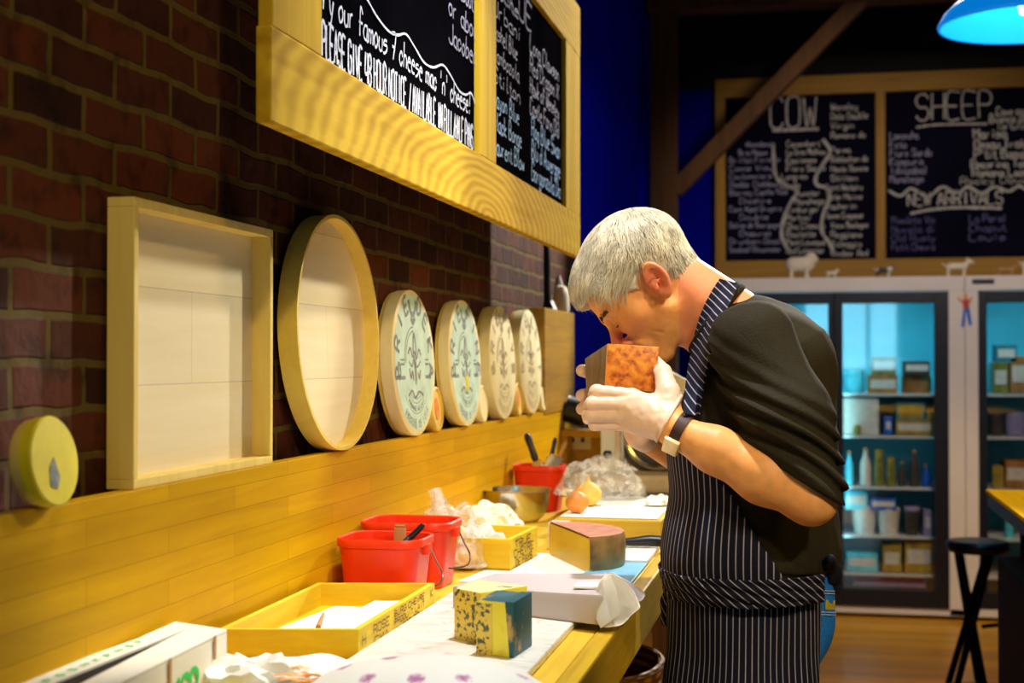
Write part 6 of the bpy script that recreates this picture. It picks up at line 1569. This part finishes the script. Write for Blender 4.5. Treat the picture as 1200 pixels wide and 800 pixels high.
for p in o.data.polygons:
    k = abs(p.normal.dot(fn)); p.material_index = 1 if (k > .93 and p.normal.y < 0) else (2 if (.3 < k < .93 and p.area < 3e-4 and p.normal.y < 0) else 0)
print('man', time.time() - t0)
# ---------------------------------------------------------------- LIGHT, WORLD, CAMERA
def spot(nm, loc, to, e, col, ang, size=.06, blend=.35):
    l = bpy.data.lights.new(nm, 'SPOT'); l.energy = e; l.color = col; l.spot_size = math.radians(ang); l.spot_blend = blend; l.shadow_soft_size = size
    o = bpy.data.objects.new(nm, l); C.objects.link(o); o.location = loc; o.rotation_euler = (Vector(to) - Vector(loc)).to_track_quat('-Z', 'Y').to_euler()
def area(nm, loc, to, e, col, sx_, sy_):
    l = bpy.data.lights.new(nm, 'AREA'); l.shape = 'RECTANGLE'; l.size = sx_; l.size_y = sy_; l.energy = e; l.color = col
    o = bpy.data.objects.new(nm, l); C.objects.link(o); o.location = loc; o.rotation_euler = (Vector(to) - Vector(loc)).to_track_quat('-Z', 'Y').to_euler()
spot('spot_far', (.55, 6.1, 3.15), (-.75, 2.9, 1.2), 600, (1, .93, .82), 50, .05)
spot('spot_near', (.50, -.25, 3.2), (-.80, 2.45, 1.30), 115, (1, .74, .34), 34, .06)
spot('spot_counter', (-.22, 2.25, 3.3), (-.50, 2.40, 1.0), 245, (.97, .98, 1.0), 56, .05)
spot('warm_fill', (1.6, 2.1, 2.5), (-.8, 3.2, .98), 125, (1, .62, .10), 42, .35, .9)
spot('added_man_key', (1.3, .2, 2.9), (-.18, 2.4, 1.3), 175, (1, .80, .56), 25, .08, .6)  # added key light, no lamp behind it; brightens the man
spot('spot_crate', (.35, 3.6, 2.6), (-.8, 1.98, 1.44), 160, (1, .92, .70), 21, .04, .5)
spot('added_table_spot', (1.2, 4.6, 3.2), (.9, 4.2, 1.0), 150, (1, .75, .35), 40, .06, .6)  # added spot without a known fixture, to lift the tabletop
spot('added_floor_spot', (1.4, 5.6, 3.3), (.5, 7.2, 0), 170, (1, .66, .24), 50, .1, .6)  # added warm spot, no known source, to warm the far floor
spot('board_light', (.9, 4.9, 3.2), (.4, 8.5, 1.35), 215, (1, .84, .72), 62, .08, .7)
w = bpy.data.worlds.new('World'); sc.world = w; w.use_nodes = True; bg = w.node_tree.nodes['Background']; bg.inputs[0].default_value = (.30, .75, 1.0, 1); bg.inputs[1].default_value = 4
l = bpy.data.lights.new('window_portal', 'AREA'); l.shape = 'RECTANGLE'; l.size = 1.3; l.size_y = 1.2; l.cycles.is_portal = True
o = bpy.data.objects.new('window_portal', l); C.objects.link(o); o.location = (.5, -3.62, 1.85); o.rotation_euler = (math.radians(90), 0, PI) 
o.rotation_euler = Vector((0, 1, 0)).to_track_quat('-Z', 'Y').to_euler()
cam = bpy.data.cameras.new('camera'); co = bpy.data.objects.new('camera', cam); C.objects.link(co); sc.camera = co
cam.sensor_width = 36; cam.lens = F * 36 / 1200; cam.clip_start = .05
co.matrix_world = Matrix(((RT[0], UP[0], -FW[0], 0), (RT[1], UP[1], -FW[1], 0), (RT[2], UP[2], -FW[2], CZ), (0, 0, 0, 1)))
cam.dof.use_dof = True; cam.dof.focus_distance = 2.33; cam.dof.aperture_fstop = 5.0
sc.view_settings.view_transform = 'Standard'; sc.view_settings.look = 'None'; sc.view_settings.exposure = 0; sc.view_settings.gamma = 1
sc.view_settings.use_curve_mapping = False
for o in bpy.data.objects:
    if 'wl' in o: del o['wl']
